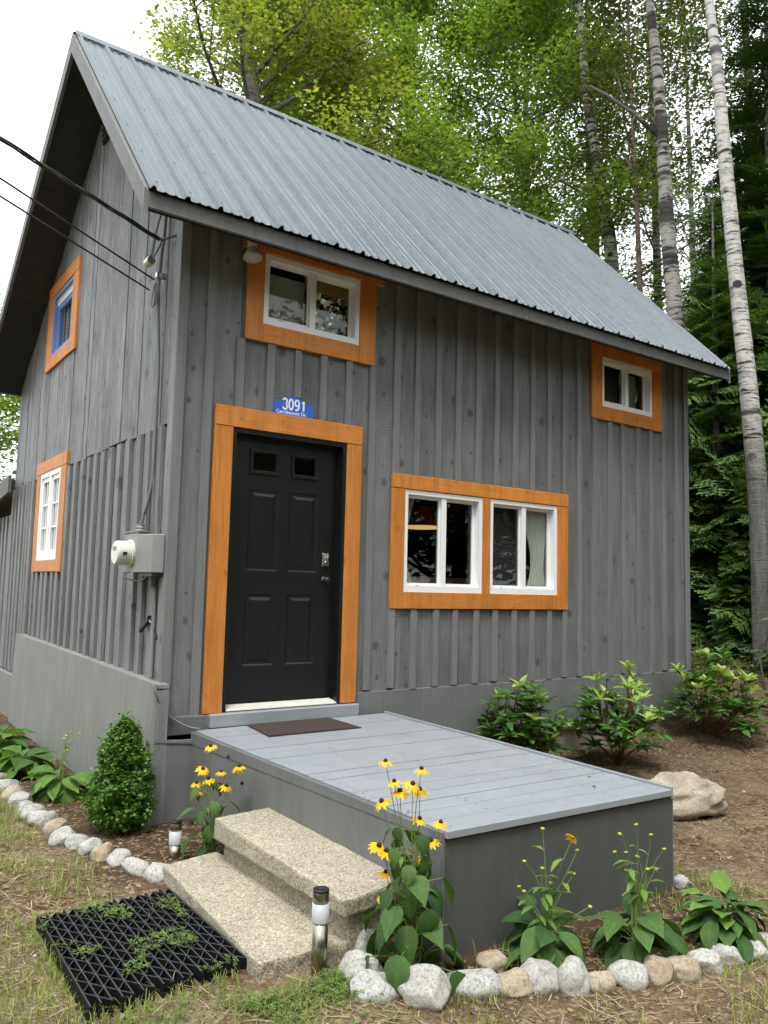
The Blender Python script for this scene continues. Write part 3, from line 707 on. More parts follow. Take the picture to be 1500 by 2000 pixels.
trim(wb, 'front', BIG, BIGT, mull=(2.868, 2.956))
slider(wb, 'front', 1.998, 2.866, .918, 1.768); slider(wb, 'front', 2.958, 3.828, .918, 1.768)
MB().box(2.868, 2.956, .022, .14, .918, 1.768).build('mullion', 'vinyl', wb)
MB().box(2.995, 3.39, .118, .122, .968, 1.73).build('insect_screen', 'screen', wb)
curtain(wb, 3.47, 3.80, .97, 1.73, .118, tie=(3.68, 1.20, .085), folds=7, amp=.011); curtain(wb, 2.08, 2.27, .95, 1.78, .19, tie=(2.10, 1.3, .03), folds=4, amp=.012)
MB().box(3.806, 3.8275, .0915, .20, .93, 1.77).build('jamb_lining', 'pine', wb)
wu = window('window'); tag(wu, 'small upper window above the door with silver foil behind one pane')
trim(wu, 'front', UPW, UPT, head=(.46, 1.735)); slider(wu, 'front', *UPW)
curtain(wu, .66, 1.06, 2.92, 3.34, .128, folds=3, amp=.004, mat='sheer')  # white sheer also stands in for bright sky mirrored in this pane
fo = bmesh.new(); bmesh.ops.create_grid(fo, x_segments=13, y_segments=15, size=.5)
for v in fo.verts:
    x, y = v.co.x, v.co.y
    v.co = (1.085 + (x + .5) * .40 + rnd.uniform(-.012, .012), .150 + rnd.uniform(-.012, .012) + .012 * math.sin(9 * x + 14 * y), 2.92 + (y + .5) * .42 + rnd.uniform(-.012, .012))
bmesh.ops.triangulate(fo, faces=fo.faces)
me = bpy.data.meshes.new('foil_sheet'); fo.to_mesh(me); fo.free(); me.materials.append(M['foil']); inst('foil_sheet', me, wu, Matrix.Identity(4))
MB().box(1.06, 1.48, .11, .15, 3.30, 3.40).build('valance_board', 'pine', wu)
wr = window('window'); tag(wr, 'small upper window near the far end of the front wall')
trim(wr, 'front', RTW, RTT); slider(wr, 'front', *RTW)
MB().box(4.53, 4.87, .118, .122, 2.90, 3.32).build('insect_screen', 'screen', wr)
curtain(wr, 5.02, 5.28, 2.87, 3.33, .2, folds=5)
# side wall windows
wl = window('window'); tag(wl, 'white gridded casement window low on the side wall')
trim(wl, 'left', LLW, LLT, mats=('orangel', 'orangey'))
f = .05; fr = MB(); u0, u1, v0, v1 = LLW
for a, b, c, d in ((u0, u0 + f, v0, v1), (u1 - f, u1, v0, v1), (u0 + f, u1 - f, v0, v0 + f), (u0 + f, u1 - f, v1 - f, v1), ((u0 + u1) / 2 - .035, (u0 + u1) / 2 + .035, v0 + f, v1 - f)):
    fr.box(*pl('left', a, b, c, d, -.004, .08))
fr.build('frame', 'vinyl', wl)
for a, b in ((u0 + f, (u0 + u1) / 2 - .035), ((u0 + u1) / 2 + .035, u1 - f)):
    t = .05; s_ = MB(); c, d = v0 + f, v1 - f
    s_.box(*pl('left', a, a + t, c, d, .01, .05)).box(*pl('left', b - t, b, c, d, .01, .05)).box(*pl('left', a + t, b - t, c, c + t, .01, .05)).box(*pl('left', a + t, b - t, d - t, d, .01, .05))
    s_.build('sash', 'vinyl', wl)
    m_ = MB(); m_.box(*pl('left', (a + b) / 2 - .009, (a + b) / 2 + .009, c + t, d - t, .018, .034))
    for k in (1, 2):
        zz = c + t + (d - c - 2 * t) * k / 3; m_.box(*pl('left', a + t, b - t, zz - .009, zz + .009, .019, .033))
    m_.build('muntins', 'vinyl', wl)
    MB().box(*pl('left', a + t, b - t, c + t, d - t, .036, .04)).build('pane', 'glass', wl)
wl2 = window('window'); tag(wl2, 'upper side window with blue sash under the gable')
trim(wl2, 'left', LUW, LUT, mats=('orangel', 'orangey'))
f = .035; u0, u1, v0, v1 = LUW; fr = MB()
for a, b, c, d in ((u0, u0 + f, v0, v1), (u1 - f, u1, v0, v1), (u0 + f, u1 - f, v0, v0 + f), (u0 + f, u1 - f, v1 - f, v1)): fr.box(*pl('left', a, b, c, d, .0, .10))
fr.build('frame', 'blue', wl2)
s_ = MB(); t = .045; a, b, c, d = u0 + f + .002, u1 - f - .002, v0 + f, v1 - .12
s_.box(*pl('left', a, a + t, c, d, .04, .08)).box(*pl('left', b - t, b, c, d, .04, .08)).box(*pl('left', a + t, b - t, c, c + t, .04, .08)).box(*pl('left', a + t, b - t, d - t, d, .04, .08))
s_.build('sash', 'blue', wl2)
MB().box(*pl('left', a + t, b - t, c + t, d - t, .055, .06)).build('pane', 'glass', wl2)
MB().box(*pl('left', a, b, d + .002, v1 - f, .03, .10)).build('blind', 'vinyl', wl2)
cl = MB(); 
for k in range(24): 
    yy = a + (b - a) * k / 24; cl.box(.10 + .012 * math.sin(k * 1.4), .105 + .012 * math.sin(k * 1.4), yy, yy + (b - a) / 24, v0, v1)
cl.build('curtain', 'curtain', wl2)

# --- door
door = link(bpy.data.objects.new('front_door', None), cabin); tag(door, 'black six panel front door with two small panes')
trim_w = (-.012, .020)
for a, b, lo in ((DOORT[0], DOOR[0] + .001, -.0), (DOOR[1] - .001, DOORT[1], .055)):
    MB().box(a, b, *trim_w, .05 if lo == 0 else .055, DOOR[3] + .001).build('trim_board', 'orange', door, bevel=.003)
MB().box(DOORT[0], DOORT[1], -.014, .020, DOOR[3] + .004, DOORT[3]).build('trim_board', 'orangex', door, bevel=.003)
jb = MB(); JI = .032
jb.box(DOOR[0] + .002, DOOR[0] + JI, .0, .14, .055, DOOR[3]).box(DOOR[1] - JI, DOOR[1] - .002, .0, .14, .055, DOOR[3]).box(DOOR[0] + JI, DOOR[1] - JI, .001, .14, DOOR[3] - JI, DOOR[3])
jb.box(DOOR[0] + JI, DOOR[0] + JI + .014, .062, .078, .09, DOOR[3] - JI).box(DOOR[1] - JI - .014, DOOR[1] - JI, .062, .078, .09, DOOR[3] - JI).box(DOOR[0] + JI, DOOR[1] - JI, .062, .078, DOOR[3] - JI - .014, DOOR[3] - JI)
jb.build('door_jamb', 'black', door)
DX0, DX1, DZ0, DZ1 = .473, 1.380, .10, 2.04; SY = .085
lites = [(.619, .866, 1.765, 1.956), (.968, 1.213, 1.765, 1.956)]
pans = [(.628, .876, 1.05, 1.657), (.967, 1.218, 1.05, 1.657), (.626, .873, .357, .884), (.972, 1.215, .357, .884)]
slab = plate('front', DX0, DX1, DZ0, DZ1, SY, SY + .04, [(q[0] + .03, q[1] - .03, q[2] + .03, q[3] - .03) for q in lites] + pans)
slab.build('slab', 'black', door)
for (a, b, c, d) in pans:
    # recessed moulding and raised centre field
    rings = [(0, .0, ), (.012, .010), (.030, .010), (.052, .002)]
    vs = []; 
    for ins, dep in rings:
        for (x, z) in ((a + ins, c + ins), (b - ins, c + ins), (b - ins, d - ins), (a + ins, d - ins)): vs.append((x, SY + dep, z))
    fs = [(k * 4 + j, k * 4 + (j + 1) % 4, (k + 1) * 4 + (j + 1) % 4, (k + 1) * 4 + j) for k in range(3) for j in range(4)] + [(12, 13, 14, 15)]
    MB().add(vs, fs).build('panel', 'black', door)
for (a, b, c, d) in lites:
    vs = []; rings = [(0, .0), (.004, -.012), (.024, -.012), (.034, .004), (.034, .03)]
    for ins, dep in rings:
        for (x, z) in ((a + ins, c + ins), (b - ins, c + ins), (b - ins, d - ins), (a + ins, d - ins)): vs.append((x, SY + dep, z))
    fs = [(k * 4 + j, k * 4 + (j + 1) % 4, (k + 1) * 4 + (j + 1) % 4, (k + 1) * 4 + j) for k in range(4) for j in range(4)]
    MB().add(vs, fs).build('lite_frame', 'black', door)
    MB().box(a + .03, b - .03, SY + .014, SY + .018, c + .03, d - .03).build('pane', 'glass', door)
dl = MB().box(1.262, 1.322, SY - .022, SY, 1.10, 1.205).build('keypad_deadbolt', 'nickel', door, bevel=.006)
for r_ in range(3):
    for c_ in range(2): MB().box(1.275 + c_ * .022, 1.288 + c_ * .022, SY - .0245, SY - .022, 1.165 + r_ * .012, 1.173 + r_ * .012).build('key', 'frost', door)
MB().lathe([(.013, -.034), (.016, -.031), (.017, -.02)], (1.292, SY, 1.128), 16, 'y').build('lock_cylinder', 'steel', door)
MB().lathe([(.004, -.066), (.019, -.064), (.027, -.052), (.026, -.04), (.014, -.03), (.012, -.014), (.031, -.008), (.032, .0)], (1.292, SY, .995), 20, 'y').build('door_knob', 'blackp', door, smooth=True)
MB().hexa([(.475, -.004, .055), (1.385, -.004, .055), (1.385, .13, .055), (.475, .13, .055), (.475, -.002, .064), (1.385, -.002, .064), (1.385, .13, .098), (.475, .13, .098)]).build('threshold', 'cream', door, bevel=.002)
# rear of the two small panes: dim hall behind is the room itself

# --- things seen inside the room
lampi = thing('pendant_lamp', (2.64, .6, 1.5), 'orange pendant lamp shade seen through the wide window', 'lamp')
MB().lathe([(.20, 1.525), (.195, 1.53), (.10, 1.70), (.06, 1.72), (.055, 1.72), (.09, 1.695), (.188, 1.53)], (2.64, .6, 0), 28).build('shade', 'lampo', lampi, smooth=True)
MB().lathe([(.195, 1.512), (.197, 1.5235)], (2.64, .6, 0), 24).build('diffuser', 'lamplit', lampi)
MB().tube([(2.64, .6, 1.72), (2.64, .6, 2.36)], .006, 6).build('cord', 'cable', lampi)
def chair(x, y, rz, label):
    t = thing('dining_chair', (x, y, .03), label, 'chair', 'wooden chairs inside the cabin')
    ca, sa = math.cos(rz), math.sin(rz)
    P = lambda a, b, c: (x + ca * a - sa * b, y + sa * a + ca * b, .03 + c)
    for a in (-.18, .18):
        for b in (-.18, .18): MB().tube([P(a, b, 0), P(a * .9, b * .9, .45)], .018, 6).build('leg', 'pine', t)
    MB().hexa([P(-.21, -.21, .44), P(.21, -.21, .44), P(.21, .21, .44), P(-.21, .21, .44), P(-.21, -.21, .47), P(.21, -.21, .47), P(.21, .21, .47), P(-.21, .21, .47)]).build('seat', 'pine', t)
    for k in range(5): MB().tube([P(-.18 + k * .09, .19, .46), P(-.19 + k * .095, .25, .98)], .011, 6).build('spindle', 'pine', t)
    MB().hexa([P(-.2, .235, .95), P(.2, .235, .95), P(.2, .26, .95), P(-.2, .26, .95), P(-.2, .24, 1.03), P(.2, .24, 1.03), P(.2, .265, 1.03), P(-.2, .265, 1.03)]).build('top_rail', 'pine', t)
chair(2.62, .85, 3.0, 'wooden spindle chair behind the left half of the wide window')
chair(3.35, .95, 2.6, 'wooden chair behind the right half of the wide window')

# ------------------------------------------------------------------ fittings on the cabin
sg = thing('house_number_sign', (.93, 0, 2.23), 'blue house number sign with white digits above the front door', 'sign')
prof = [(.755, 2.222), (1.097, 2.222), (1.097, 2.322), (1.045, 2.322), (1.02, 2.345), (.975, 2.366), (.925, 2.374), (.88, 2.368), (.835, 2.348), (.81, 2.326), (.755, 2.326)]
k = len(prof); MB().add([(x, -.010, z) for x, z in prof] + [(x, -.004, z) for x, z in prof], [tuple(range(k)), tuple(range(2 * k - 1, k - 1, -1))] + [(j, j + k, (j + 1) % k + k, (j + 1) % k) for j in range(k)]).build('plate', 'signblue', sg)
def text(body, loc, size, parent, off=0, name='lettering', sx=1):
    cu = bpy.data.curves.new(name, 'FONT'); cu.body = body; cu.size = size; cu.offset = off; cu.extrude = .0006
    tmp = bpy.data.objects.new(name + '_source', cu); col.objects.link(tmp)
    dg = bpy.context.evaluated_depsgraph_get(); me = bpy.data.meshes.new_from_object(tmp.evaluated_get(dg)); bpy.data.objects.remove(tmp)
    me.materials.clear(); me.materials.append(M['signwhite'])
    return link(bpy.data.objects.new(name, me), parent, Matrix.Translation(loc) @ Matrix.Rotation(R(90), 4, 'X') @ Matrix.Diagonal((sx, 1, 1, 1)))
def arc(cx, cz, rx, rz, a0, a1, n=14): return [(cx + rx * math.cos(R(a0 + (a1 - a0) * k / n)), cz + rz * math.sin(R(a0 + (a1 - a0) * k / n))) for k in range(n + 1)]
DIG = {'3': [arc(.5, .72, .36, .235, 165, -60) + arc(.5, .27, .40, .255, 72, -165)], '0': [arc(.5, .5, .38, .44, 0, 360, 24)],
       '9': [arc(.5, .68, .37, .27, 0, 360, 20), arc(.42, .48, .455, .43, 25, -120, 14)], '1': [[(.62, .03), (.62, .95)], [(.60, .86), (.42, .76), (.30, .74)]]}
for k, ch in enumerate('3091'):
    mb = MB(); W_, H_, th = .046, .086, .0078; ox = .823 + k * .0515
    for st_ in DIG[ch]:
        P2 = [Vector((x * W_, z * H_)) for x, z in st_]; vs = []
        for q in range(len(P2)):
            d_ = (P2[min(q + 1, len(P2) - 1)] - P2[max(q - 1, 0)]).normalized(); n_ = Vector((-d_.y, d_.x)) * th * (.88 if ch != '1' else 1)
            for sg_ in (-1, 1): vs.append((ox + P2[q].x + sg_ * n_.x, -.0114 - .0001 * len(mb.f) / 50, 2.268 + P2[q].y + sg_ * n_.y))
        mb.add(vs, [(q * 2, q * 2 + 1, q * 2 + 3, q * 2 + 2) for q in range(len(P2) - 1)])
    mb.build('digit', 'signwhite', sg)
text('Carrabassett Dr.', (.773, -.0112, 2.2345), .0385, sg, .0003, 'street_name', 1.0)
fl = thing('flood_lamp', (.54, -.05, 3.40), 'pale floodlight bulb hanging under the eave beside the upper window', 'lamp')
LP = Matrix.Translation((.478, -.12, 3.35)) @ Matrix.Rotation(R(-8), 4, 'X') @ Matrix.Diagonal((1.15, 1.15, 1.15, 1))
def lathe_m(prof, mtx, n=20):
    mb = MB().lathe(prof, (0, 0, 0), n); mb.v = [tuple(mtx @ Vector(v)) for v in mb.v]; return mb
lathe_m([(.030, .115), (.030, .045), (.027, .04)], LP).build('socket', 'meter', fl, smooth=False)
lathe_m([(.024, .045), (.027, .035), (.04, .012), (.060, -.028), (.062, -.036)], LP).build('reflector', 'meter', fl, smooth=True)
lathe_m([(.060, -.034), (.050, -.046), (.02, -.053), (.001, -.054)], LP).build('lens', 'frost', fl, smooth=True)
MB().tube([LP @ Vector((0, 0, .11)), (.50, .02, 3.52)], .012, 8).build('arm', 'meter', fl)
# electric meter, breaker box and cable
em = thing('electric_meter', (-.05, .33, 1.0), 'cream glass electric meter on grey socket box beside the cabin corner', 'meter')
MB().box(-.105, -.012, .30, .62, 1.01, 1.30).build('socket_box', 'boxgrey', em, bevel=.006)
MB().box(-.112, -.012, .292, .628, 1.30, 1.308).build('lid', 'boxgrey', em)
MB().lathe([(.098, -.105), (.098, -.12), (.088, -.123), (.086, -.21), (.078, -.222), (.001, -.224)], (0, .46, 1.15), 28, 'x').build('dome', 'meter', em, smooth=False)
MB().box(-.2265, -.2245, .425, .495, 1.165, 1.195).build('display', 'boxgrey', em)
MB().box(-.19, -.16, .368, .372, 1.135, 1.155).build('badge', 'blackp', em)
MB().lathe([(.03, 1.308), (.034, 1.315), (.028, 1.325), (.034, 1.335), (.028, 1.345), (.03, 1.36)], (-.06, .42, 0), 14).build('conduit_hub', 'boxgrey', em)
bb = thing('breaker_box', (-.05, .14, 1.0), 'grey weatherproof breaker box right of the electric meter', 'box')
MB().hexa([(-.10, .045, 1.01), (-.012, .03, 1.01), (-.012, .29, 1.01), (-.125, .285, 1.01), (-.10, .045, 1.275), (-.012, .03, 1.275), (-.012, .29, 1.275), (-.125, .285, 1.275)]).build('cover', 'boxgrey', bb, bevel=.006)
MB().box(-.09, -.012, .05, .28, .985, 1.009).build('base', 'blackp', bb)
MB().tube([(-.05, .16, 1.0), (-.05, .16, .93), (-.02, .16, .9), (-.016, .165, .3)], .016, 8).build('conduit', 'left_low', bb)
MB().tube([(-.13, .31, 1.02), (-.135, .31, 1.0), (-.12, .31, .985)], .006, 6).build('latch', 'nickel', bb)
hs = thing('door_hasp', (-.01, .2, .63), 'small black hasp with chain fixed low on the side wall', 'hasp')
MB().hexa([(-.035, .24, .675), (-.006, .24, .675), (-.006, .42, .585), (-.035, .42, .585), (-.035, .24, .715), (-.006, .24, .715), (-.006, .42, .625), (-.035, .42, .625)]).build('handle', 'blackp', hs, bevel=.004)
MB().hexa([(-.02, .10, .555), (-.012, .10, .555), (-.012, .20, .645), (-.02, .20, .645), (-.02, .085, .575), (-.012, .085, .575), (-.012, .19, .67), (-.02, .19, .67)]).build('strap', 'blackp', hs)
MB().tube([(-.02, .23, .69), (-.03, .21, .675), (-.02, .19, .665), (-.012, .175, .65)], .006, 6).build('chain', 'nickel', hs)
def cable(name, pts, rad, label, mat='cable', n=6, cat='cable'):
    # smooth through the points
    P = [Vector(p) for p in pts]; out_ = []
    for i in range(len(P) - 1):
        p0, p1, p2, p3 = P[max(i - 1, 0)], P[i], P[i + 1], P[min(i + 2, len(P) - 1)]
        for k in range(8):
            t = k / 8; out_.append(.5 * ((2 * p1) + (-p0 + p2) * t + (2 * p0 - 5 * p1 + 4 * p2 - p3) * t * t + (-p0 + 3 * p1 - 3 * p2 + p3) * t ** 3))
    out_.append(P[-1]); o = MB().tube(out_, rad, n).build(name, mat, smooth=True); return tag(o, label, cat)
# service drop: three strands twisted round each other
sd = thing('service_cable', (-.05, .355, 3.47), 'thick twisted black power cable strung to the cabin corner', 'cable')
A_, B_ = Vector((-.05, .36, 3.475)), Vector((-14, -4.0, 6.2))
for s_ in range(3):
    pts = []
    for k in range(260):
        t = (k / 259) ** 1.6; p_ = A_.lerp(B_, t); p_.z -= .08 * 4 * t * (1 - t); ph = t * 110 + s_ * 2.09
        d_ = (B_ - A_).normalized(); e1 = d_.cross(Vector((0, 0, 1))).normalized(); e2 = d_.cross(e1); pts.append(p_ + (e1 * math.cos(ph) + e2 * math.sin(ph)) * .010)
    MB().tube(pts, .0075 if s_ < 2 else .0055, 6).build('strand', 'cable', sd, smooth=True)
MB().tube([(-.05, .36, 3.475), (-.035, .28, 3.455), (-.03, .22, 3.445), (-.01, .12, 3.43)], .009, 6).build('hook', 'cable', sd)
for nm, a, b, lab in (('telephone_line', (-.04, .46, 3.20), (-14, -4.6, 6.25), 'upper thin black telephone line running to the wall insulator'), ('telephone_line', (-.04, .56, 3.15), (-14, -4.4, 6.1), 'lower thin black telephone line ending in a wire clamp')):
    a, b = Vector(a), Vector(b); pts = []
    for k in range(40):
        t = (k / 39) ** 1.5; p_ = a.lerp(b, t); p_.z -= .02 * 4 * t * (1 - t); pts.append(p_)
    tag(MB().tube(pts, .0065, 6).build(nm, 'cable', smooth=True), lab, 'cable', 'overhead telephone lines')
iz = thing('wire_insulator', (-.03, .40, 3.19), 'small metal insulator knob with coiled wire on the side wall', 'insulator')
MB().lathe([(.022, -.07), (.024, -.06), (.016, -.05), (.024, -.035), (.024, -.0)], (.012, .37, 3.205), 14, 'x').build('knob', 'nickel', iz)
for k in range(2):
    c = Vector((-.035 - k * .012, .40 + .02 * k, 3.09 - .02 * k)); MB().tube([c + Vector((.01 * math.sin(q * .5), .045 * math.cos(q * .5), .10 * math.sin(q * .5))) for q in range(14)], .005, 5).build('wire_loop', 'cableg', iz)
wh = thing('service_bracket', (-.05, .48, 3.36), 'small metal service drop weatherhead hanging by the cabin corner', 'bracket')
MB().lathe([(.03, -.04), (.034, -.035), (.034, .04), (.03, .045)], (-.06, .53, 3.36), 16, 'y').build('barrel', 'nickel', wh)
for pts in ([(-.05, .53, 3.40), (-.05, .46, 3.56), (-.03, .36, 3.74), (-.02, .33, 3.86)], [(-.05, .50, 3.40), (-.05, .45, 3.55), (-.03, .38, 3.75), (-.02, .35, 3.86)], [(-.05, .49, 3.36), (-.06, .42, 3.37), (-.04, .36, 3.44), (-.03, .345, 3.50)]):
    MB().tube(pts, .007, 6).build('wire', 'cableg', wh)
cable('meter_cable', [(-.02, .33, 3.78), (-.025, .335, 3.5), (-.03, .37, 3.3), (-.03, .38, 3.0), (-.02, .33, 2.5), (-.02, .325, 2.0), (-.02, .33, 1.7), (-.03, .36, 1.55), (-.06, .42, 1.34)], .013, 'grey service cable running down the side wall into the meter', 'cableg')
cable('telephone_wire', [(-.02, .40, 3.1), (-.02, .365, 2.8), (-.02, .35, 2.2), (-.02, .36, 1.9), (-.02, .30, 1.6), (-.016, .28, 1.2)], .005, 'thin grey wire stapled down the side wall by the service cable', 'cableg')
cable('ground_wire', [(-.13, .52, .97), (-.06, .40, .95), (-.06, .33, .955), (-.06, .2, .995)], .006, 'short bare wire slung under the electric meter', 'cableg')
cable('corner_wire', [(-.07, -.02, .285), (-.085, -.085, .27), (-.06, -.10, .2), (.02, -.06, .08), (.16, -.06, -.01), (.25, -.08, -.035)], .008, 'grey wire drooping from the side skirt corner to the deck', 'cableg')

# ------------------------------------------------------------------ deck
QD = [Vector((.215, -.062, -.045)), Vector((1.812, -.062, -.036)), Vector((1.868, -2.612, -.087)), Vector((.337, -2.572, -.085))]   # BL BR FR FL
def dk(u, v): return QD[0].lerp(QD[1], u).lerp(QD[3].lerp(QD[2], u), v)
deck = thing('deck', (1.0, -1.3, -.6), 'low grey painted wooden deck in front of the door', 'deck')
nb = 18
for i in range(nb):
    v0 = i / nb + .0013; v1 = (i + 1) / nb - .0013 - (.0010 if i in (6, 9, 13, 14) else 0); dz = rnd.uniform(-.0015, .0015)
    u0, u1 = (.006, .985) if i < nb - 1 else (-.004, .985)
    if i == nb - 1: v1 = 1.008
    p_ = [dk(u0, v1), dk(u1, v1), dk(u1, v0), dk(u0, v0)]
    MB().hexa([q + Vector((0, 0, -.03)) for q in p_] + [q + Vector((0, 0, dz)) for q in p_]).build('deck_board', 'deck', deck, bevel=.0012)
scw = MB()
for i in range(nb):
    for u in (.035, .26, .5, .74, .955):
        for f_ in (.25, .75):
            c = dk(u + rnd.uniform(-.004, .004), (i + f_) / nb) + Vector((0, 0, .0022)); scw.add([c + Vector((.0048 * math.cos(j * math.pi / 3), .0048 * math.sin(j * math.pi / 3), 0)) for j in range(6)], [(0, 1, 2, 3, 4, 5)])
scw.build('deck_screws', 'boxgrey_dark', deck, kind='stuff')
p_ = [dk(.987, 1.004), dk(1.0, 1.004), dk(1.0, 0), dk(.987, 0)]
MB().hexa([q + Vector((0, 0, -.05)) for q in p_] + [q + Vector((0, 0, .014)) for q in p_]).build('edge_strip', 'deck', deck, bevel=.002)
def drop(a, b, t, z0, z1a, z1b, nm, mat, off=Vector((0, 0, 0)), bev=.003):
    d = (b - a); n_ = Vector((d.y, -d.x, 0)).normalized() * t
    a2, b2 = a + off, b + off
    MB().hexa([(a2.x, a2.y, z0), (a2.x + n_.x, a2.y + n_.y, z0), (b2.x + n_.x, b2.y + n_.y, z0), (b2.x, b2.y, z0), (a2.x, a2.y, z1a), (a2.x + n_.x, a2.y + n_.y, z1a), (b2.x + n_.x, b2.y + n_.y, z1b), (b2.x, b2.y, z1b)]).build(nm, mat, deck, bevel=bev)
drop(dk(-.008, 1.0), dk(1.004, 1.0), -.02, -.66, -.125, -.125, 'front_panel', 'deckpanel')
drop(dk(0, .0), dk(0, 1.0), .015, -.66, -.063, -.10, 'side_panel', 'skirtf')
drop(dk(-.004, .0), dk(-.004, 1.0), .012, -.13, -.052, -.092, 'edge_batten', 'skirtf', bev=.001)
drop(dk(1.0, 0), dk(1.0, 1.0), -.015, -.66, -.075, -.12, 'side_panel', 'skirtf')
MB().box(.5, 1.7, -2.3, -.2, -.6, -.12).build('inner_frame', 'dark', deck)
# filler box between the cabin corner and the deck
fb = thing('corner_filler_panel', (.07, -.08, -.6), 'grey painted panel closing the gap between cabin corner and deck', 'panel')
MB().box(-.098, .226, -.09, -.072, -.66, -.095).build('panel', 'skirtf', fb, bevel=.002)
MB().hexa([(-.102, -.098, -.094), (.226, -.098, -.125), (.226, -.03, -.125), (-.102, -.03, -.094), (-.102, -.098, -.080), (.226, -.098, -.111), (.226, -.03, -.111), (-.102, -.03, -.080)]).build('cap', 'skirtf', fb)
# doormat
dm = thing('doormat', (.92, -.28, -.04), 'brown doormat with thin border lying on the deck before the door', 'doormat')
MQ = [Vector((.60, -.085)), Vector((1.275, -.075)), Vector((1.285, -.50)), Vector((.565, -.485))]
zdk = lambda x, y: -.0395 + .0195 * (y + .06)
def matquad(s, z, t, nm, mat):
    c = sum(MQ, Vector((0, 0))) / 4; q = [c + (m_ - c) * s for m_ in MQ][::-1]
    MB().hexa([(p.x, p.y, zdk(p.x, p.y) + z) for p in q] + [(p.x, p.y, zdk(p.x, p.y) + z + t) for p in q]).build(nm, mat, dm)
matquad(1, .003, .006, 'base', 'matbrown'); matquad(.965, .0092, .001, 'border', 'matline'); matquad(.95, .0104, .002, 'pile', 'matbrown')

# ------------------------------------------------------------------ concrete steps
st = thing('concrete_steps', (0, -1.8, -.6), 'two speckled exposed aggregate concrete steps beside the deck', 'steps')
def slab_mesh(q, z0, z1s, name, rough=.006):
    """quad footprint q (4 xy), top heights z1s, subdivided and roughened edges"""
    bm = bmesh.new(); b4 = [bm.verts.new((x, y, z0)) for x, y in q]; t4 = [bm.verts.new((x, y, z)) for (x, y), z in zip(q, z1s)]
    for fc in ((b4[3], b4[2], b4[1], b4[0]), tuple(t4), (b4[0], b4[1], t4[1], t4[0]), (b4[1], b4[2], t4[2], t4[1]), (b4[2], b4[3], t4[3], t4[2]), (b4[3], b4[0], t4[0], t4[3])): bm.faces.new(fc)
    bmesh.ops.bevel(bm, geom=bm.edges[:], offset=.012, segments=2, profile=.6, affect='EDGES')
    bmesh.ops.subdivide_edges(bm, edges=[e for e in bm.edges if e.calc_length() > .1], cuts=14, use_grid_fill=True)
    for v in bm.verts:
        p = v.co; v.co += Vector((noise.noise(p * 25), noise.noise(p * 25 + Vector((9, 0, 0))), .6 * noise.noise(p * 22 + Vector((0, 9, 0))))) * rough
    bmesh.ops.recalc_face_normals(bm, faces=bm.faces)
    me = bpy.data.meshes.new(name); bm.to_mesh(me); bm.free(); me.materials.append(M['conc'])
    me.polygons.foreach_set('use_smooth', [False] * len(me.polygons)); return link(bpy.data.objects.new(name, me), st)
# back-left, front-left, front-right, back-right
slab_mesh([(-.085, -1.135), (-.06, -2.40), (.303, -2.335), (.295, -1.095)], -.425, [-.315, -.353, -.350, -.312], 'upper_tread')
slab_mesh([(-.03, -1.15), (-.005, -2.36), (.29, -2.30), (.285, -1.11)], -.74, [-.42, -.42, -.42, -.42], 'riser_block')
slab_mesh([(-.345, -1.085), (-.412, -2.335), (.0, -2.352), (-.006, -1.02)], -.72, [-.532, -.540, -.540, -.532], 'lower_tread')

# ------------------------------------------------------------------ rubber grate mat
gm = thing('rubber_grate_mat', (-.72, -1.8, -.6), 'black rubber honeycomb scraper mat lying on the ground before the steps', 'mat')
GQ = [Vector((-1.015, -1.36)), Vector((-.405, -1.335)), Vector((-.405, -2.225)), Vector((-1.035, -2.27))]
gp = lambda u, v: GQ[0].lerp(GQ[1], u).lerp(GQ[3].lerp(GQ[2], u), v)
ns = 17; zt, zb = -.560, -.625
for i in range(ns):
    u = i / (ns - 1); a, b = gp(u, 0), gp(u, 1); vs = []; h = .0042 if 0 < i < ns - 1 else .006
    ext = rnd.uniform(-.004, .012)
    d_ = (b - a).normalized(); a = a - d_ * ext; b = b + d_ * rnd.uniform(-.004, .012)
    MB().hexa([(a.x - h, a.y, zb), (b.x - h, b.y, zb), (b.x + h, b.y, zb), (a.x + h, a.y, zb), (a.x - h, a.y, zt), (b.x - h, b.y, zt), (b.x + h, b.y, zt), (a.x + h, a.y, zt)][0:8]).build('slat', 'rubber', gm)
nk = 8; shine_strips = MB(); fins = MB()
def strip(mb, a, b, hw, z0, z1):
    n_ = Vector((-(b - a).y, (b - a).x)).normalized() * hw
    mb.hexa([(a.x - n_.x, a.y - n_.y, z0), (b.x - n_.x, b.y - n_.y, z0), (b.x + n_.x, b.y + n_.y, z0), (a.x + n_.x, a.y + n_.y, z0), (a.x - n_.x, a.y - n_.y, z1), (b.x - n_.x, b.y - n_.y, z1), (b.x + n_.x, b.y + n_.y, z1), (a.x + n_.x, a.y + n_.y, z1)])
for i in range(ns - 1):
    for k in range(nk):
        off = .5 if i % 2 else 0
        for s_ in (-.5, .5):
            va, vb = (k + off) / nk, (k + off + s_) / nk
            if not (0 <= va <= 1 and 0 <= vb <= 1): continue
            a, b = gp(i / (ns - 1), va), gp((i + 1) / (ns - 1), vb)
            strip(fins, a, b, .0016, zb + .012, zt - .001); strip(shine_strips, a, b, .0011, zt - .001, zt + .0012)
for i in range(ns): strip(shine_strips, gp(i / (ns - 1), .0), gp(i / (ns - 1), 1), .0015, zt + .0002, zt + .002)
fins.build('cross_webs', 'rubber', gm, kind='stuff'); shine_strips.build('edge_highlights', 'rod', gm, kind='stuff')  # thin grey strips are painted highlights on the black slats and webs

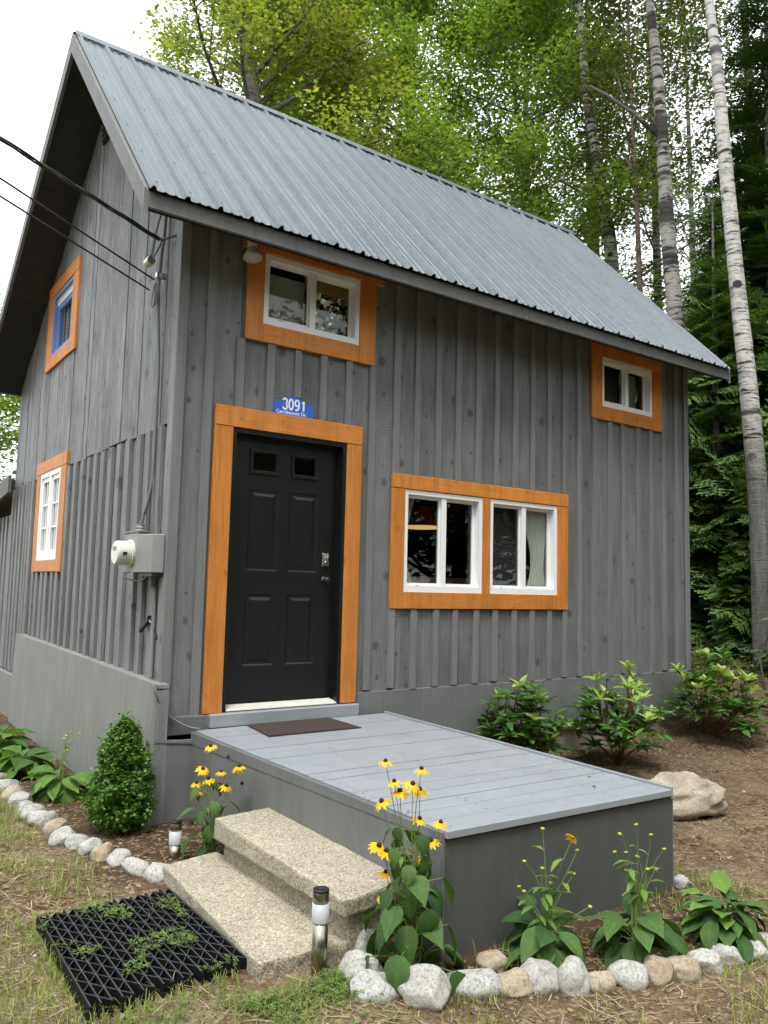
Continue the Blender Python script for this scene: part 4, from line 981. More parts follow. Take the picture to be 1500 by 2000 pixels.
# ------------------------------------------------------------------ solar lights
def solar(x, y, z0, h, label):
    t = thing('solar_path_light', (x, y, z0), label, 'light', 'solar path lights'); rr = .0335
    MB().lathe([(rr * .97, z0 - .05), (rr * .97, z0 + h - .125)], (x, y, 0), 24).build('post', 'steel', t, smooth=False)
    MB().lathe([(rr * 1.03, z0 + h - .125), (rr * 1.05, z0 + h - .12), (rr * 1.05, z0 + h - .048)], (x, y, 0), 24).build('diffuser', 'frost', t)
    MB().lathe([(rr, z0 + h - .048), (rr, z0 + h - .006), (rr * .97, z0 + h - .004)], (x, y, 0), 24).build('collar', 'steel', t)
    MB().lathe([(rr * 1.0, z0 + h - .005), (rr * 1.0, z0 + h + .004), (rr * .9, z0 + h + .006)], (x, y, 0), 24).build('cap', 'blackp', t)
    for o in t.children:
        for p_ in o.data.polygons: p_.use_smooth = len(p_.vertices) == 4
    MB().box(x - .017, x + .017, y - .017, y + .017, z0 + h + .006, z0 + h + .0075).build('solar_cell', 'cable', t)
solar(-.168, -2.395, gz(-.168, -2.395), .325, 'steel solar path light standing in front of the lower step')
solar(-.165, -.79, gz(-.165, -.79), .20, 'steel solar path light behind the steps near the clipped bush')

# ------------------------------------------------------------------ stones
def stone(name, x, y, w_, d_, h_, rz, mat, seed, label, group, sink=.35, flat=.55):
    bm = bmesh.new(); bmesh.ops.create_icosphere(bm, subdivisions=4 if h_ < .2 else 5, radius=1)
    off = Vector((seed * 3.17, seed * 1.3, 0))
    sr = random.Random(seed * 7 + 1); cuts = [(Vector((sr.uniform(-1, 1), sr.uniform(-1, 1), sr.uniform(-.6, 1))).normalized(), sr.uniform(.62, .86)) for _ in range(5)]; am = sr.uniform(.12, .30)
    for v in bm.verts:
        p = v.co.copy()
        for cn, cd_ in cuts:
            ex = p.dot(cn) - cd_
            if ex > 0: p -= cn * ex * .85
        k = 1 + am * noise.noise(p * 1.1 + off) + .09 * noise.noise(p * 2.6 + off)
        if h_ > .2: k += .16 * noise.noise(p * 3 + off) + .05 * noise.noise(p * 8 + off)
        q = p * k; q = Vector((abs(q.x) ** .88 * (1 if q.x > 0 else -1), abs(q.y) ** .88 * (1 if q.y > 0 else -1), q.z))
        v.co = Vector((q.x * w_ * 1.10 / 2, q.y * d_ * 1.10 / 2, q.z * h_ * 1.12 / 2))
    me = bpy.data.meshes.new(name); bm.to_mesh(me); bm.free(); me.materials.append(M[mat]); me.polygons.foreach_set('use_smooth', [True] * len(me.polygons))
    o = link(bpy.data.objects.new(name, me), None, Matrix.Translation((x, y, gz(x, y) + h_ * (.5 - sink))) @ Matrix.Rotation(rz, 4, 'Z') @ Matrix.Rotation(rnd.uniform(-.3, .3), 4, 'X') @ Matrix.Rotation(rnd.uniform(-.2, .2), 4, 'Y'))
    return tag(o, label, 'stone', group)
ORD = ['first', 'second', 'third', 'fourth', 'fifth', 'sixth', 'seventh', 'eighth', 'ninth', 'tenth', 'eleventh', 'twelfth', 'thirteenth', 'fourteenth', 'fifteenth', 'sixteenth', 'seventeenth', 'eighteenth']
TONE = {'st_white': 'white speckled', 'st_tan': 'tan', 'st_grey': 'grey granite'}
AZ = math.atan2(RT.y, RT.x)
RS = [(.086, -2.30, .165, .14, .13, 'st_grey'), (-.035, -2.50, .175, .15, .15, 'st_white'), (-.065, -2.65, .18, .12, .12, 'st_grey'), (.082, -2.765, .20, .16, .165, 'st_white'), (.30, -2.80, .215, .13, .11, 'st_grey'), (.475, -2.72, .12, .10, .09, 'st_tan'),
      (.425, -2.90, .16, .12, .105, 'st_tan'), (.545, -2.93, .16, .13, .14, 'st_white'), (.645, -3.01, .13, .12, .15, 'st_white'), (.735, -3.07, .12, .10, .10, 'st_tan'), (.865, -3.10, .155, .13, .125, 'st_white'), (.985, -3.15, .125, .11, .115, 'st_tan'), (1.10, -3.185, .14, .11, .105, 'st_tan'), (1.24, -3.205, .135, .11, .10, 'st_white'), (1.39, -3.22, .135, .10, .095, 'st_white'), (1.51, -3.255, .12, .10, .085, 'st_white'), (1.64, -3.245, .11, .10, .08, 'st_white')]
for i, (x, y, w_, d_, h_, m_) in enumerate(RS):
    stone('border_stone', x, y, w_, d_, h_, AZ + rnd.uniform(-.3, .3), m_, i + 1, f'{TONE[m_]} stone, {ORD[i]} from the steps in the border right of them', 'border stones along the right bed')
stone('border_stone', 1.97, -2.60, .12, .10, .08, .4, 'st_white', 40, 'small white stone behind the deck corner, apart from the border row', 'border stones along the right bed')
LS = [(-.345, -1.05, .15, .13, .11, 'st_grey'), (-.418, -.90, .19, .12, .105, 'st_white'), (-.452, -.70, .12, .10, .10, 'st_grey'), (-.505, -.57, .115, .11, .125, 'st_tan'), (-.525, -.41, .14, .11, .11, 'st_white'), (-.555, -.25, .15, .12, .11, 'st_grey'), (-.62, -.15, .16, .12, .11, 'st_white'), (-.605, .07, .15, .13, .105, 'st_tan'), (-.645, .25, .18, .15, .14, 'st_grey'), (-.66, .46, .15, .14, .11, 'st_grey'), (-.67, .62, .14, .11, .09, 'st_grey'), (-.665, .82, .16, .15, .12, 'st_grey'), (-.68, 1.05, .16, .15, .12, 'st_tan'), (-.67, 1.30, .17, .15, .12, 'st_grey'), (-.69, 1.55, .17, .14, .12, 'st_white'), (-.70, 1.8, .17, .15, .12, 'st_grey')]
for i, (x, y, w_, d_, h_, m_) in enumerate(LS):
    stone('border_stone', x, y, w_, d_, h_, rnd.uniform(-.5, .5) + (AZ if i < 2 else .6), m_, i + 60, f'{TONE[m_]} stone, {ORD[i]} from the steps in the border left of them', 'border stones along the left bed')
stone('boulder', 3.22, -1.68, .60, .42, .31, AZ, 'st_rock', 101, 'large weathered tan boulder in the soil right of the deck', None, sink=.22)

# ------------------------------------------------------------------ leaves and plants
def leaf_mesh(name, L, W, mat, shape='heart', curl=.35, fold=.25, nseg=8):
    """one broad leaf lying along +Y from its base, folded along the midrib and curling down"""
    vs = []; fs = []
    for i in range(nseg + 1):
        t = i / nseg
        if shape == 'heart': wd = W * (math.sin(math.pi * min(1, t * .98 + .02) ** .62)) * (1 - .25 * t)
        elif shape == 'oval': wd = W * math.sin(math.pi * (t * .97 + .015) ** .85)
        else: wd = W * math.sin(math.pi * (t * .97 + .015) ** .95)
        if shape == 'heart': wd *= 1 + .06 * math.sin(t * 40)
        ang = curl * t; y = L * (math.sin(curl * t) / curl if curl else t); z = -L * (1 - math.cos(curl * t)) / curl if curl else 0
        for s in (-1, -.5, 0, .5, 1):
            vs.append((s * wd / 2, y, z + abs(s) * wd * fold * .5 + .012 * L * math.sin(t * 16) * abs(s)))
    for i in range(nseg):
        for j in range(4): a = i * 5 + j; fs.append((a, a + 1, a + 6, a + 5))
    return MB().add(vs, fs).mesh(name, mat, smooth=True)
def petiole_leaf(par, base, az, el, plen, me, scale, droop, twist=0, stem_mat='stem', stem_r=.003):
    """a leaf on its stalk: the stalk rises at el, the blade continues drooping"""
    d = Vector((math.cos(az) * math.cos(el), math.sin(az) * math.cos(el), math.sin(el))); tip = base + d * plen
    mid = base + d * plen * .5 + Vector((0, 0, .1 * plen))
    MB().tube([base, mid, tip], [stem_r, stem_r * .9, stem_r * .7], 5, cap=False).build('stalk', stem_mat, par, smooth=True)
    e2 = el - droop
    m = Matrix.Translation(tip) @ Matrix.Rotation(az - math.pi / 2, 4, 'Z') @ Matrix.Rotation(e2, 4, 'X') @ Matrix.Rotation(twist, 4, 'Y') @ Matrix.Diagonal((scale, scale, scale, 1))
    inst('leaf', me, par, m)
HEART = [leaf_mesh('leaf', 1, .72, 'susan', 'heart', c, f_) for c, f_ in ((.5, .2), (.9, .3), (1.2, .15))]
HEARTL = [leaf_mesh('leaf', 1, .55, 'susanl', 'oval', c, f_) for c, f_ in ((.5, .25), (.9, .3), (1.2, .2))]
HEARTM = [leaf_mesh('leaf', 1, .52, 'susan', 'oval', c, f_) for c, f_ in ((.5, .25), (.9, .3), (1.2, .2))]
SMALL = [leaf_mesh('leaf', 1, .32, 'susanl', 'lance', c, f_) for c, f_ in ((.6, .3), (1.0, .25))]
def petal_mesh():
    mb = MB(); n = 13
    for k in range(n):
        a = 2 * math.pi * k / n + rnd.uniform(-.1, .1); dr = rnd.uniform(.35, .8); vs = []
        for i in range(5):
            t = i / 4; r_ = .18 + t * .85; z = -dr * t * t * .75; wd = (.10, .17, .19, .15, .04)[i]
            for s in (-1, 1): vs.append((r_ * math.cos(a) - s * wd * math.sin(a), r_ * math.sin(a) + s * wd * math.cos(a), z))
        mb.add(vs, [(i * 2, i * 2 + 1, i * 2 + 3, i * 2 + 2) for i in range(4)])
    return mb.mesh('petals', 'petal')
PETALS = [petal_mesh() for _ in range(4)]
CONE = MB().lathe([(.20, -.05), (.27, .05), (.27, .18), (.19, .34), (.05, .40)], n=12).mesh('cone', 'cone', smooth=True)
BUD = MB().lathe([(.25, -.3), (.6, -.1), (.65, .15), (.45, .35), (.15, .42)], n=10).mesh('bud', 'bud', smooth=True)
SEPAL = MB()
for k in range(8):
    a = k * math.pi / 4; SEPAL.add([(.2 * math.cos(a - .3), .2 * math.sin(a - .3), -.2), (.2 * math.cos(a + .3), .2 * math.sin(a + .3), -.2), (1.1 * math.cos(a), 1.1 * math.sin(a), .25)], [(0, 1, 2)])
SEPAL = SEPAL.mesh('sepals', 'susanl')
def flower(par, p, r_, tilt_az, tilt, cone=True):
    m = Matrix.Translation(p) @ Matrix.Rotation(tilt_az, 4, 'Z') @ Matrix.Rotation(tilt, 4, 'Y') @ Matrix.Rotation(rnd.uniform(0, 6), 4, 'Z') @ Matrix.Diagonal((r_, r_, r_, 1))
    o = inst('flower', rnd.choice(PETALS), par, m)
    if cone: inst('cone', CONE, o, m)
def stem_curve(a, b, bow, rad, n=7):
    a, b = Vector(a), Vector(b); return [a.lerp(b, k / n) + bow * math.sin(math.pi * k / n) for k in range(n + 1)], [rad * (1 - .5 * k / n) for k in range(n + 1)]
tocam = math.atan2(CAM.y + 2.5, CAM.x - .1)
def susan(name, base, flowers, r_, label, nleaf, lsc, cat='flower plant', leafset=HEART, spread=(.03, .20), h=(.02, .55), seeds=()):
    t = thing(name, base, label, cat); base = Vector(base)
    crown_h = h[1]
    for i, p in enumerate(flowers):
        p = Vector(p) + Vector((rnd.uniform(-.03, .03), rnd.uniform(-.03, .03), 0)); off = Vector((rnd.uniform(-.02, .02), rnd.uniform(-.02, .02), 0))
        j = base.lerp(Vector((p.x, p.y, base.z)), .35); j.z = base.z + (p.z - base.z) * .55
        pts, rad = stem_curve(base + off, j, off, .0045); p2, r2 = stem_curve(j, p - Vector((0, 0, r_ * .1)), Vector((rnd.uniform(-.012, .012), rnd.uniform(-.012, .012), 0)), .003)
        MB().tube(pts + p2[1:], rad + [q * .8 for q in r2[1:]], 5, cap=False).build('stem', 'stem', t, smooth=True)
        if i in seeds:
            m = Matrix.Translation(p) @ Matrix.Diagonal((r_, r_, r_, 1)); inst('seed_head', CONE, t, m)
        else: flower(t, p, r_ * rnd.uniform(.8, 1.1), tocam + rnd.uniform(-1.4, 1.4), rnd.uniform(.0, .55))
        for k in range(2):
            q = pts[-1 - k * 3]; petiole_leaf(t, Vector(q), rnd.uniform(0, 6.28), rnd.uniform(.1, .7), .01, rnd.choice(SMALL), rnd.uniform(.05, .09), .3)
    for i in range(nleaf):
        z = h[0] + (h[1] - h[0]) * (i / nleaf) ** 1.3; az = i * 2.4 + rnd.uniform(-.3, .3); el = rnd.uniform(.2, .9)
        s = lsc * (1 - .55 * i / nleaf) * rnd.uniform(.8, 1.15)
        b = base + Vector((rnd.uniform(-.025, .025), rnd.uniform(-.025, .025), z))
        petiole_leaf(t, b, az, el, rnd.uniform(spread[0], spread[1]) * (1 - .5 * i / nleaf), rnd.choice(leafset), s, rnd.uniform(1.0, 1.8), rnd.uniform(-.4, .4))
    return t
FF = [(.06, -2.57, .23), (.15, -2.63, .21), (.09, -2.59, .15), (.08, -2.57, .11), (.13, -2.61, .15), (.15, -2.62, .11), (.03, -2.53, .06), (.17, -2.62, 0), (.21, -2.65, -.01), (.03, -2.51, -.11), (.07, -2.54, -.13), (.22, -2.64, -.09), (.2, -2.62, -.16), (.08, -2.53, -.23), (.16, -2.58, -.28), (.08, -2.52, -.32)]
susan('coneflower_plant', (.14, -2.60, gz(.14, -2.6)), FF, .038, 'tall black-eyed yellow coneflower plant at the front corner of the deck', 52, .195, h=(.02, .56), spread=(.05, .22))
RF = [(.01, -.88, .01), (-.02, -.85, -.12), (.03, -.88, -.14), (.02, -.87, -.18), (.12, -.95, -.1), (.13, -.95, -.13), (-.08, -.8, -.21), (-.06, -.81, -.25), (.07, -.9, -.22), (.08, -.92, -.06), (.15, -.96, -.21)]
susan('coneflower_plant', (.02, -.87, gz(.02, -.87)), RF, .040, 'black-eyed yellow coneflower plant growing behind the steps', 20, .17, h=(.03, .42), seeds=(9, 10))
def bud_plant(base, buds, label, nleaf, lsc, stem_top, leafset=HEARTM, open_=(), rise=.9):
    t = thing('coneflower_plant', base, label, 'flower plant', 'young coneflower plants'); base = Vector(base)
    for i, p in enumerate(buds):
        p = Vector(p); off = Vector((rnd.uniform(-.012, .012), rnd.uniform(-.012, .012), 0))
        j = base.lerp(p, .55); j.x = base.x * .8 + p.x * .2; j.y = base.y * .8 + p.y * .2
        pts, rad = stem_curve(base + off, j, off * .5, .0060); p2, r2 = stem_curve(j, p, Vector((rnd.uniform(-.02, .02), rnd.uniform(-.02, .02), .01)), .0042)
        MB().tube(pts + p2[1:], rad + [q * .7 for q in r2[1:]], 5, cap=False).build('stem', 'stem', t, smooth=True)
        if i in open_: flower(t, p, .030, tocam + 2.2, 1.0)
        else:
            m = Matrix.Translation(p) @ Matrix.Rotation(rnd.uniform(-.5, .5), 4, 'X') @ Matrix.Diagonal((.0145, .0145, .0145, 1)); o = inst('bud', BUD, t, m); inst('sepals', SEPAL, o, m @ Matrix.Diagonal((1.3, 1.3, 1.3, 1)))
        for k in range(3):
            q = rnd.choice(p2[:5] if k else pts[3:]); petiole_leaf(t, Vector(q), rnd.uniform(0, 6.28), rnd.uniform(.2, .8), .008, rnd.choice(SMALL), rnd.uniform(.05, .095), .3)
    for i in range(nleaf):
        az = i * 2.4 + rnd.uniform(-.3, .3); f_ = i / max(1, nleaf - 1); el = .25 + rise * f_ * rnd.uniform(.7, 1.2)
        petiole_leaf(t, base + Vector((rnd.uniform(-.02, .02), rnd.uniform(-.02, .02), .02 + .05 * f_)), az, el, rnd.uniform(.06, .13), rnd.choice(leafset), lsc * rnd.uniform(.75, 1.15), rnd.uniform(.5, 1.2), rnd.uniform(-.4, .4))
    return t
bud_plant((.74, -2.78, gz(.74, -2.78)), [(.71, -2.78, -.08), (.81, -2.86, -.11), (.84, -2.86, -.17), (.65, -2.73, -.22), (.72, -2.77, -.25), (.64, -2.71, -.33), (.66, -2.72, -.35), (.75, -2.79, -.31), (.83, -2.85, -.27), (.9, -2.88, -.41)], 'budding coneflower with one open flower left in the front bed', 24, .17, .5, open_=(1,))
bud_plant((1.085, -2.98, gz(1.085, -2.98)), [(1.06, -3.0, -.06), (1.0, -2.96, -.1), (.99, -2.94, -.18), (1.03, -2.97, -.18), (1.11, -3.04, -.1), (1.16, -3.07, -.16), (1.11, -3.02, -.25), (1.14, -3.04, -.25), (1.08, -2.99, -.2), (1.04, -2.96, -.26)], 'budding coneflower with many closed buds before the deck corner', 30, .18, .5)
bud_plant((1.56, -3.10, gz(1.56, -3.1)), [], 'low leafy plant without buds at the right end of the front bed', 60, .155, .3, HEARTM + HEARTL[:1], rise=1.0)
bud_plant((-.40, .88, gz(-.4, .88)), [(-.34, .86, -.15), (-.37, .88, -.18), (-.29, .83, -.16), (-.38, .89, -.2), (-.36, .86, -.28)], 'broad leaved plant with one bud stalk beside the clipped bush', 34, .20, .4, HEARTL, rise=.9)
bud_plant((-.47, 1.70, gz(-.47, 1.7)), [], 'larger broad leaved plant behind the bud stalk plant in the side bed', 36, .24, .4, HEARTL + HEART[:1], rise=1.0)
bud_plant((-.44, 2.75, gz(-.44, 2.75)), [], 'farthest broad leaved plant in the side bed at the left picture edge', 36, .25, .4, HEARTL, rise=1.0)

# clipped boxwood
def boxwood():
    b = Vector((-.265, -.11, gz(-.265, -.11))); t = thing('boxwood_bush', b, 'dense clipped cone shaped evergreen bush by the cabin corner', 'bush'); H = .655
    n = 17000; zz = npr.uniform(0, 1, n); th = npr.uniform(0, 2 * np.pi, n)
    prof = np.interp(zz, [0, .08, .22, .4, .6, .78, .9, 1], [.10, .172, .190, .180, .150, .110, .068, .012])
    lump = np.array([1 + .34 * noise.noise((2.2 * math.cos(a), 2.2 * math.sin(a), z * 6)) + .30 * noise.noise((6 * math.cos(a), 6 * math.sin(a), z * 16)) for a, z in zip(th, zz)])
    rr = prof * lump * (1 - .45 * npr.beta(1, 2.6, n)); zz = zz + npr.normal(0, .012, n)
    pts = np.stack([b.x + rr * np.cos(th), b.y + rr * np.sin(th), b.z + .035 + zz * H], 1)
    sh = []
    for k in range(150):
        i_ = int(npr.integers(0, n)); o_ = Vector(pts[i_]); d_ = Vector((o_.x - b.x, o_.y - b.y, .12 + .5 * rnd.random() * .2)).normalized()
        for q_ in range(9): sh.append(tuple(o_ + d_ * (.006 * q_ + .01) + Vector((rnd.gauss(0, .005), rnd.gauss(0, .005), rnd.gauss(0, .005)))))
    pts = np.concatenate([pts, np.array(sh)]); n = len(pts)
    tv = [(0, 0, 0), (.45, .5, .08), (0, 1, 0), (-.45, .5, .08)]
    me = scatter_mesh('foliage', pts, tv, [(0, 1, 2), (0, 2, 3)], npr.uniform(.014, .027, n), 'box', 1.3)
    o = link(bpy.data.objects.new('foliage', me), t); o['kind'] = 'stuff'
    mb = MB()
    for k in range(14):
        a = k * 2.4; mb.tube([b, b + Vector((.06 * math.cos(a), .06 * math.sin(a), .2)), b + Vector((.12 * math.cos(a), .12 * math.sin(a), .25 + .3 * (k / 14)))], [.007, .005, .002], 5)
    mb.build('branches', 'redstem', t)
    core = MB().lathe([(.02, .05), (.10, .10), (.11, .25), (.08, .42), (.03, .54)], tuple(b), 14); core.build('dark_core', 'box', t)
boxwood()

# rhododendrons
RLEAF = [leaf_mesh('leaf', 1, .36, 'rhodo', 'lance', c, f_, 5) for c, f_ in ((.3, .3), (.7, .3))]
RLEAFY = [leaf_mesh('leaf', 1, .36, 'rhodoy', 'lance', c, f_, 5) for c, f_ in ((.3, .3), (.7, .3))]
def rhodo(x, y, H, W, label, yellow, whorls, seed, lean=(0, 0)):
    rr = random.Random(seed); b = Vector((x, y, gz(x, y))); t = thing('rhododendron_shrub', b, label, 'shrub', 'rhododendrons along the front wall')
    main = []
    for k in range(7):
        a = k * 2.4 + rr.uniform(-.4, .4); e = rr.uniform(.5, 1.2); d = Vector((math.cos(a) * math.cos(e), math.sin(a) * math.cos(e), math.sin(e)))
        p1 = b + d * H * .35; main.append(p1); MB().tube([b, b.lerp(p1, .5) + Vector((0, 0, .02)), p1], [.011, .009, .007], 6).build('branch', 'redstem', t, smooth=True)
    inner_v = []; inner_f = []
    for k in range(whorls * 2):
        joined = k >= whorls
        a = k * 2.4 + rr.uniform(-.5, .5); r_ = W * math.sqrt((k % whorls + .5) / whorls) * rr.uniform(.75, 1.1) * (.85 if joined else 1); zt = H * (1 - .55 * (r_ / W) ** 2) * rr.uniform(.55, 1.05)
        if joined: zt *= rr.uniform(.3, .85)
        tip = b + Vector((r_ * math.cos(a) + lean[0] * zt, r_ * math.sin(a) + lean[1] * zt, max(.06, zt)))
        if tip.y > -.06: tip.y = -.06 - rr.uniform(0, .06)
        src = min(main, key=lambda q: (q - tip).length); mid = src.lerp(tip, .55) + Vector((0, 0, -.03))
        if not joined: MB().tube([src, mid, tip], [.006, .0048, .0035], 5, cap=False).build('branch', 'redstem', t, smooth=True)
        isy = zt > H * .45 and rr.random() < yellow; set_ = RLEAFY if isy else RLEAF
        nl = rr.randint(7, 9) if joined else 7
        for q in range(nl):
            az = q * 6.283 / nl + rr.uniform(-.25, .25); el = rr.uniform(.0, .75) if not isy else rr.uniform(.3, 1.1)
            m = Matrix.Translation(tip + Vector((0, 0, -.012 * q / nl))) @ Matrix.Rotation(az, 4, 'Z') @ Matrix.Rotation(el, 4, 'X') @ Matrix.Rotation(rr.uniform(-.3, .3), 4, 'Y')
            s = rr.uniform(.115, .17) * (.85 if isy else 1); m = m @ Matrix.Diagonal((s, s, s, 1)); lm_ = rr.choice(set_)
            if joined:
                o_ = len(inner_v); inner_v.extend(tuple(m @ v.co) for v in lm_.vertices); inner_f.extend(tuple(i_ + o_ for i_ in p_.vertices) for p_ in lm_.polygons)
            else: inst('leaf', lm_, t, m)
    MB().add(inner_v, inner_f).build('inner_leaves', 'rhodoi', t, smooth=True, kind='stuff')
rhodo(3.02, -.36, .78, .40, 'dark green rhododendron shrub nearest the deck by the front wall', .22, 40, 3)
rhodo(3.98, -.58, .86, .46, 'middle rhododendron shrub with pale new leaves before the front wall', .7, 40, 5)
rhodo(5.55, -.55, .86, .50, 'rhododendron shrub at the far right corner of the cabin', .5, 41, 8)

MAPLE_V0 = [(0, 0, 0), (.30, .12, .08), (.52, .42, .02), (.22, .48, .06), (0, 1.0, -.02), (-.22, .48, .1), (-.52, .42, .02), (-.30, .12, .08)]; MAPLE_F0 = [(0, 1, 2, 3), (0, 3, 4, 5), (0, 5, 6, 7)]; OV0 = [(0, 0, 0), (.33, .45, .06), (0, 1, 0), (-.33, .45, .06)]
# ------------------------------------------------------------------ grass, clover, litter
def inside_blocked(x, y):
    if -.1 < x < 6 and y > -.02: return True
    if .2 < x < 1.88 and -2.62 < y < 0: return True
    if -.46 < x < .31 and -2.44 < y < -1.1: return True
    return False
def sample(n, x0, x1, y0, y1, dens):
    pts = []; tries = 0
    while len(pts) < n and tries < n * 40:
        tries += 1; x, y = rnd.uniform(x0, x1), rnd.uniform(y0, y1)
        if inside_blocked(x, y) or rnd.random() > dens(x, y): continue
        pts.append((x, y, gz(x, y)))
    return np.array(pts)
def in_mat(x, y): return -1.04 < x < -.4 and -2.26 < y < -1.34
def patch(x, y, s, o=0): return noise.noise((x * s + o, y * s - o, 5.1 + o))
def lawn(x, y):
    d = 0
    if x < -.72: d = .55 + .9 * patch(x, y, 2.2)                       # lawn left of the border
    if x < -.55 and y < -.2 and x > -1.1: d = .25 + .8 * patch(x, y, 3.1, 3) * 1.0
    if y < -2.3: d = max(d, .25 + .9 * patch(x, y, 2.5, 7))            # front strip
    if in_mat(x, y): d = .05
    if -1.1 < x < -.35 and -2.36 < y < -2.25: d = 1.6
    if -1.10 < x < -1.03 and -2.3 < y < -1.3: d = 1.0
    if y < -2.95 and x > .2: d = .35 + .9 * patch(x, y, 2.0, 2) if y < -3.25 else .05
    if x < -.72 and y > .0: d += .35
    return max(0, d)
blade_v = [(-.05, 0, 0), (.05, 0, 0), (.04, .12, .35), (-.04, .12, .35), (.0, .42, .62)]
def grass_obj(name, pts, lo, hi, label, mat='grass'):
    n = len(pts); a = npr.uniform(0, 2 * np.pi, n); s = npr.uniform(lo, hi, n); b = npr.uniform(.3, 1.5, n); wd = npr.uniform(.0013, .0026, n)
    rows = []
    ca, sa = np.cos(a), np.sin(a)
    for hw, f_, z in ((1, 0, 0), (.8, .10, .45), (.5, .35, .85), (.0, .75, 1.0)):
        for sg_ in (-1, 1):
            fx = f_ * b * s; rows.append(np.stack([pts[:, 0] + ca * fx - sa * sg_ * hw * wd, pts[:, 1] + sa * fx + ca * sg_ * hw * wd, pts[:, 2] + z * s * (1.25 - .45 * b)], 1))
    vs = np.stack(rows, 1).reshape(-1, 3); tf = np.array([(0, 1, 3, 2), (2, 3, 5, 4), (4, 5, 7, 6)])
    fs = (tf[None] + (np.arange(n) * 8)[:, None, None]).ravel()
    o = link(bpy.data.objects.new(name, fastmesh(name, vs, 4, fs, mat))); return tag(o, label, 'grass', kind='stuff')
grass_obj('grass', sample(24000, -1.9, 2.2, -3.9, 3.5, lawn), .025, .075, 'thin short green and straw coloured grass in the yard')
# clover: three leaflets each
cl_pts = sample(8500, -1.5, .1, -3.3, -1.3, lambda x, y: (.9 * sstep(-2.32, -2.5, y) * sstep(.0, -.12, x) * max(.05, .22 + 1.3 * patch(x, y, 4.2, 11)) if y < -2.28 else (.30 if in_mat(x, y) and patch(x, y, 6, 4) > .16 else (0 if in_mat(x, y) else max(0, -.05 + .5 * patch(x, y, 3, 9))))) )
tv = []; tf = []
for k in range(3):
    a = k * 2.094; r_ = lambda rr_, da, z: (rr_ * math.cos(a + da), rr_ * math.sin(a + da), z)
    o = len(tv); tv += [(0, 0, 0), r_(.7, -.45, .15), r_(1, 0, .05), r_(.7, .45, .15)]; tf.append((o, o + 1, o + 2, o + 3))
cp = cl_pts.copy(); cp[:, 2] += npr.uniform(.008, .04, len(cp)); inm = [in_mat(p[0], p[1]) for p in cp]; cp[inm, 2] += .04
o = link(bpy.data.objects.new('clover', scatter_mesh('clover', cp, tv, tf, npr.uniform(.006, .014, len(cp)), 'clover', .6))); tag(o, 'low clover and weeds spreading round the scraper mat', 'clover', kind='stuff')
# straw and needles
sp = sample(15000, -1.9, 9.5, -4.0, 1.4, lambda x, y: (.9 if x < 2.4 else .45) * (.35 + max(0, .9 * patch(x, y, 1.7, 1) + .35)) * (1.0 if y < -2.6 or x < -.6 or x > 1.9 else .4) * (0 if in_mat(x, y) else 1))
n = len(sp); L = npr.uniform(.02, .11, n); a = npr.uniform(0, np.pi * 2, n); wd = npr.uniform(.0008, .0022, n); bend = npr.normal(0, .25, n); tilt = npr.uniform(-.03, .16, n); rows = []
for t_ in (0, .5, 1):
    for s_ in (-1, 1):
        aa = a + bend * t_; rows.append(np.stack([sp[:, 0] + np.cos(aa) * L * t_ - np.sin(aa) * wd * s_, sp[:, 1] + np.sin(aa) * L * t_ + np.cos(aa) * wd * s_, sp[:, 2] + .004 + L * tilt * t_], 1))
vs = np.stack(rows, 1).reshape(-1, 3); tf_ = np.array([(0, 1, 3, 2), (2, 3, 5, 4)]); fs = (tf_[None] + (np.arange(n) * 6)[:, None, None]).ravel()
o = link(bpy.data.objects.new('straw_litter', fastmesh('straw_litter', vs, 4, fs, 'straw'))); tag(o, 'dry straw and needles strewn over the soil', 'litter', kind='stuff')
cpn = sample(16000, -1.9, 10, -4.0, 1.6, lambda x, y: .5 + .6 * patch(x, y, 2.3, 21)); cpn[:, 2] += .003
o = link(bpy.data.objects.new('bark_litter', scatter_mesh('bark_litter', cpn, [(-.5, -.3, 0), (.4, -.35, .1), (.5, .3, 0), (-.35, .4, .12)], [(0, 1, 2, 3)], npr.gamma(2.2, .005, len(cpn)) + .003, 'chips', .35))); tag(o, 'small bark chips and leaf bits scattered on the ground', 'litter', kind='stuff')
# twigs, pebbles and dead leaves
pbs = sample(1500, -1.9, 6, -4.0, 1.2, lambda x, y: .5 + .8 * patch(x, y, 2.9, 41)); pbs[:, 2] += .002
ico = [(1, 0, 0), (-1, 0, 0), (0, 1, 0), (0, -1, 0), (0, 0, .6), (0, 0, -.6)]; icf = [(0, 2, 4), (2, 1, 4), (1, 3, 4), (3, 0, 4), (2, 0, 5), (1, 2, 5), (3, 1, 5), (0, 3, 5)]
o = link(bpy.data.objects.new('pebbles', scatter_mesh('pebbles', pbs, ico, icf, npr.gamma(2.0, .0028, len(pbs)) + .002, 'pebble', .8))); tag(o, 'tiny pebbles and soil crumbs in the yard', 'pebbles', kind='stuff')
tw = sample(420, -1.9, 8, -4.0, 1.2, lambda x, y: .5 + .8 * patch(x, y, 2.0, 47)); tb = MB()
for p_ in tw:
    a = rnd.uniform(0, 6.28); L_ = rnd.uniform(.05, .20); q0 = Vector(p_) + Vector((0, 0, .005)); q1 = q0 + Vector((math.cos(a), math.sin(a), rnd.uniform(-.02, .08))) * L_ * .5; q2 = q1 + Vector((math.cos(a + .4), math.sin(a + .4), rnd.uniform(-.05, .05))) * L_ * .5
    tb.tube([q0, q1, q2], [.0024, .002, .001], 4, cap=False)
tag(tb.build('twig_litter', 'bark', kind='stuff'), 'small bare twigs lying on the soil', 'twigs')
dl_ = sample(500, -1.9, 9, -4.0, 1.4, lambda x, y: .6); dl_[:, 2] += .006
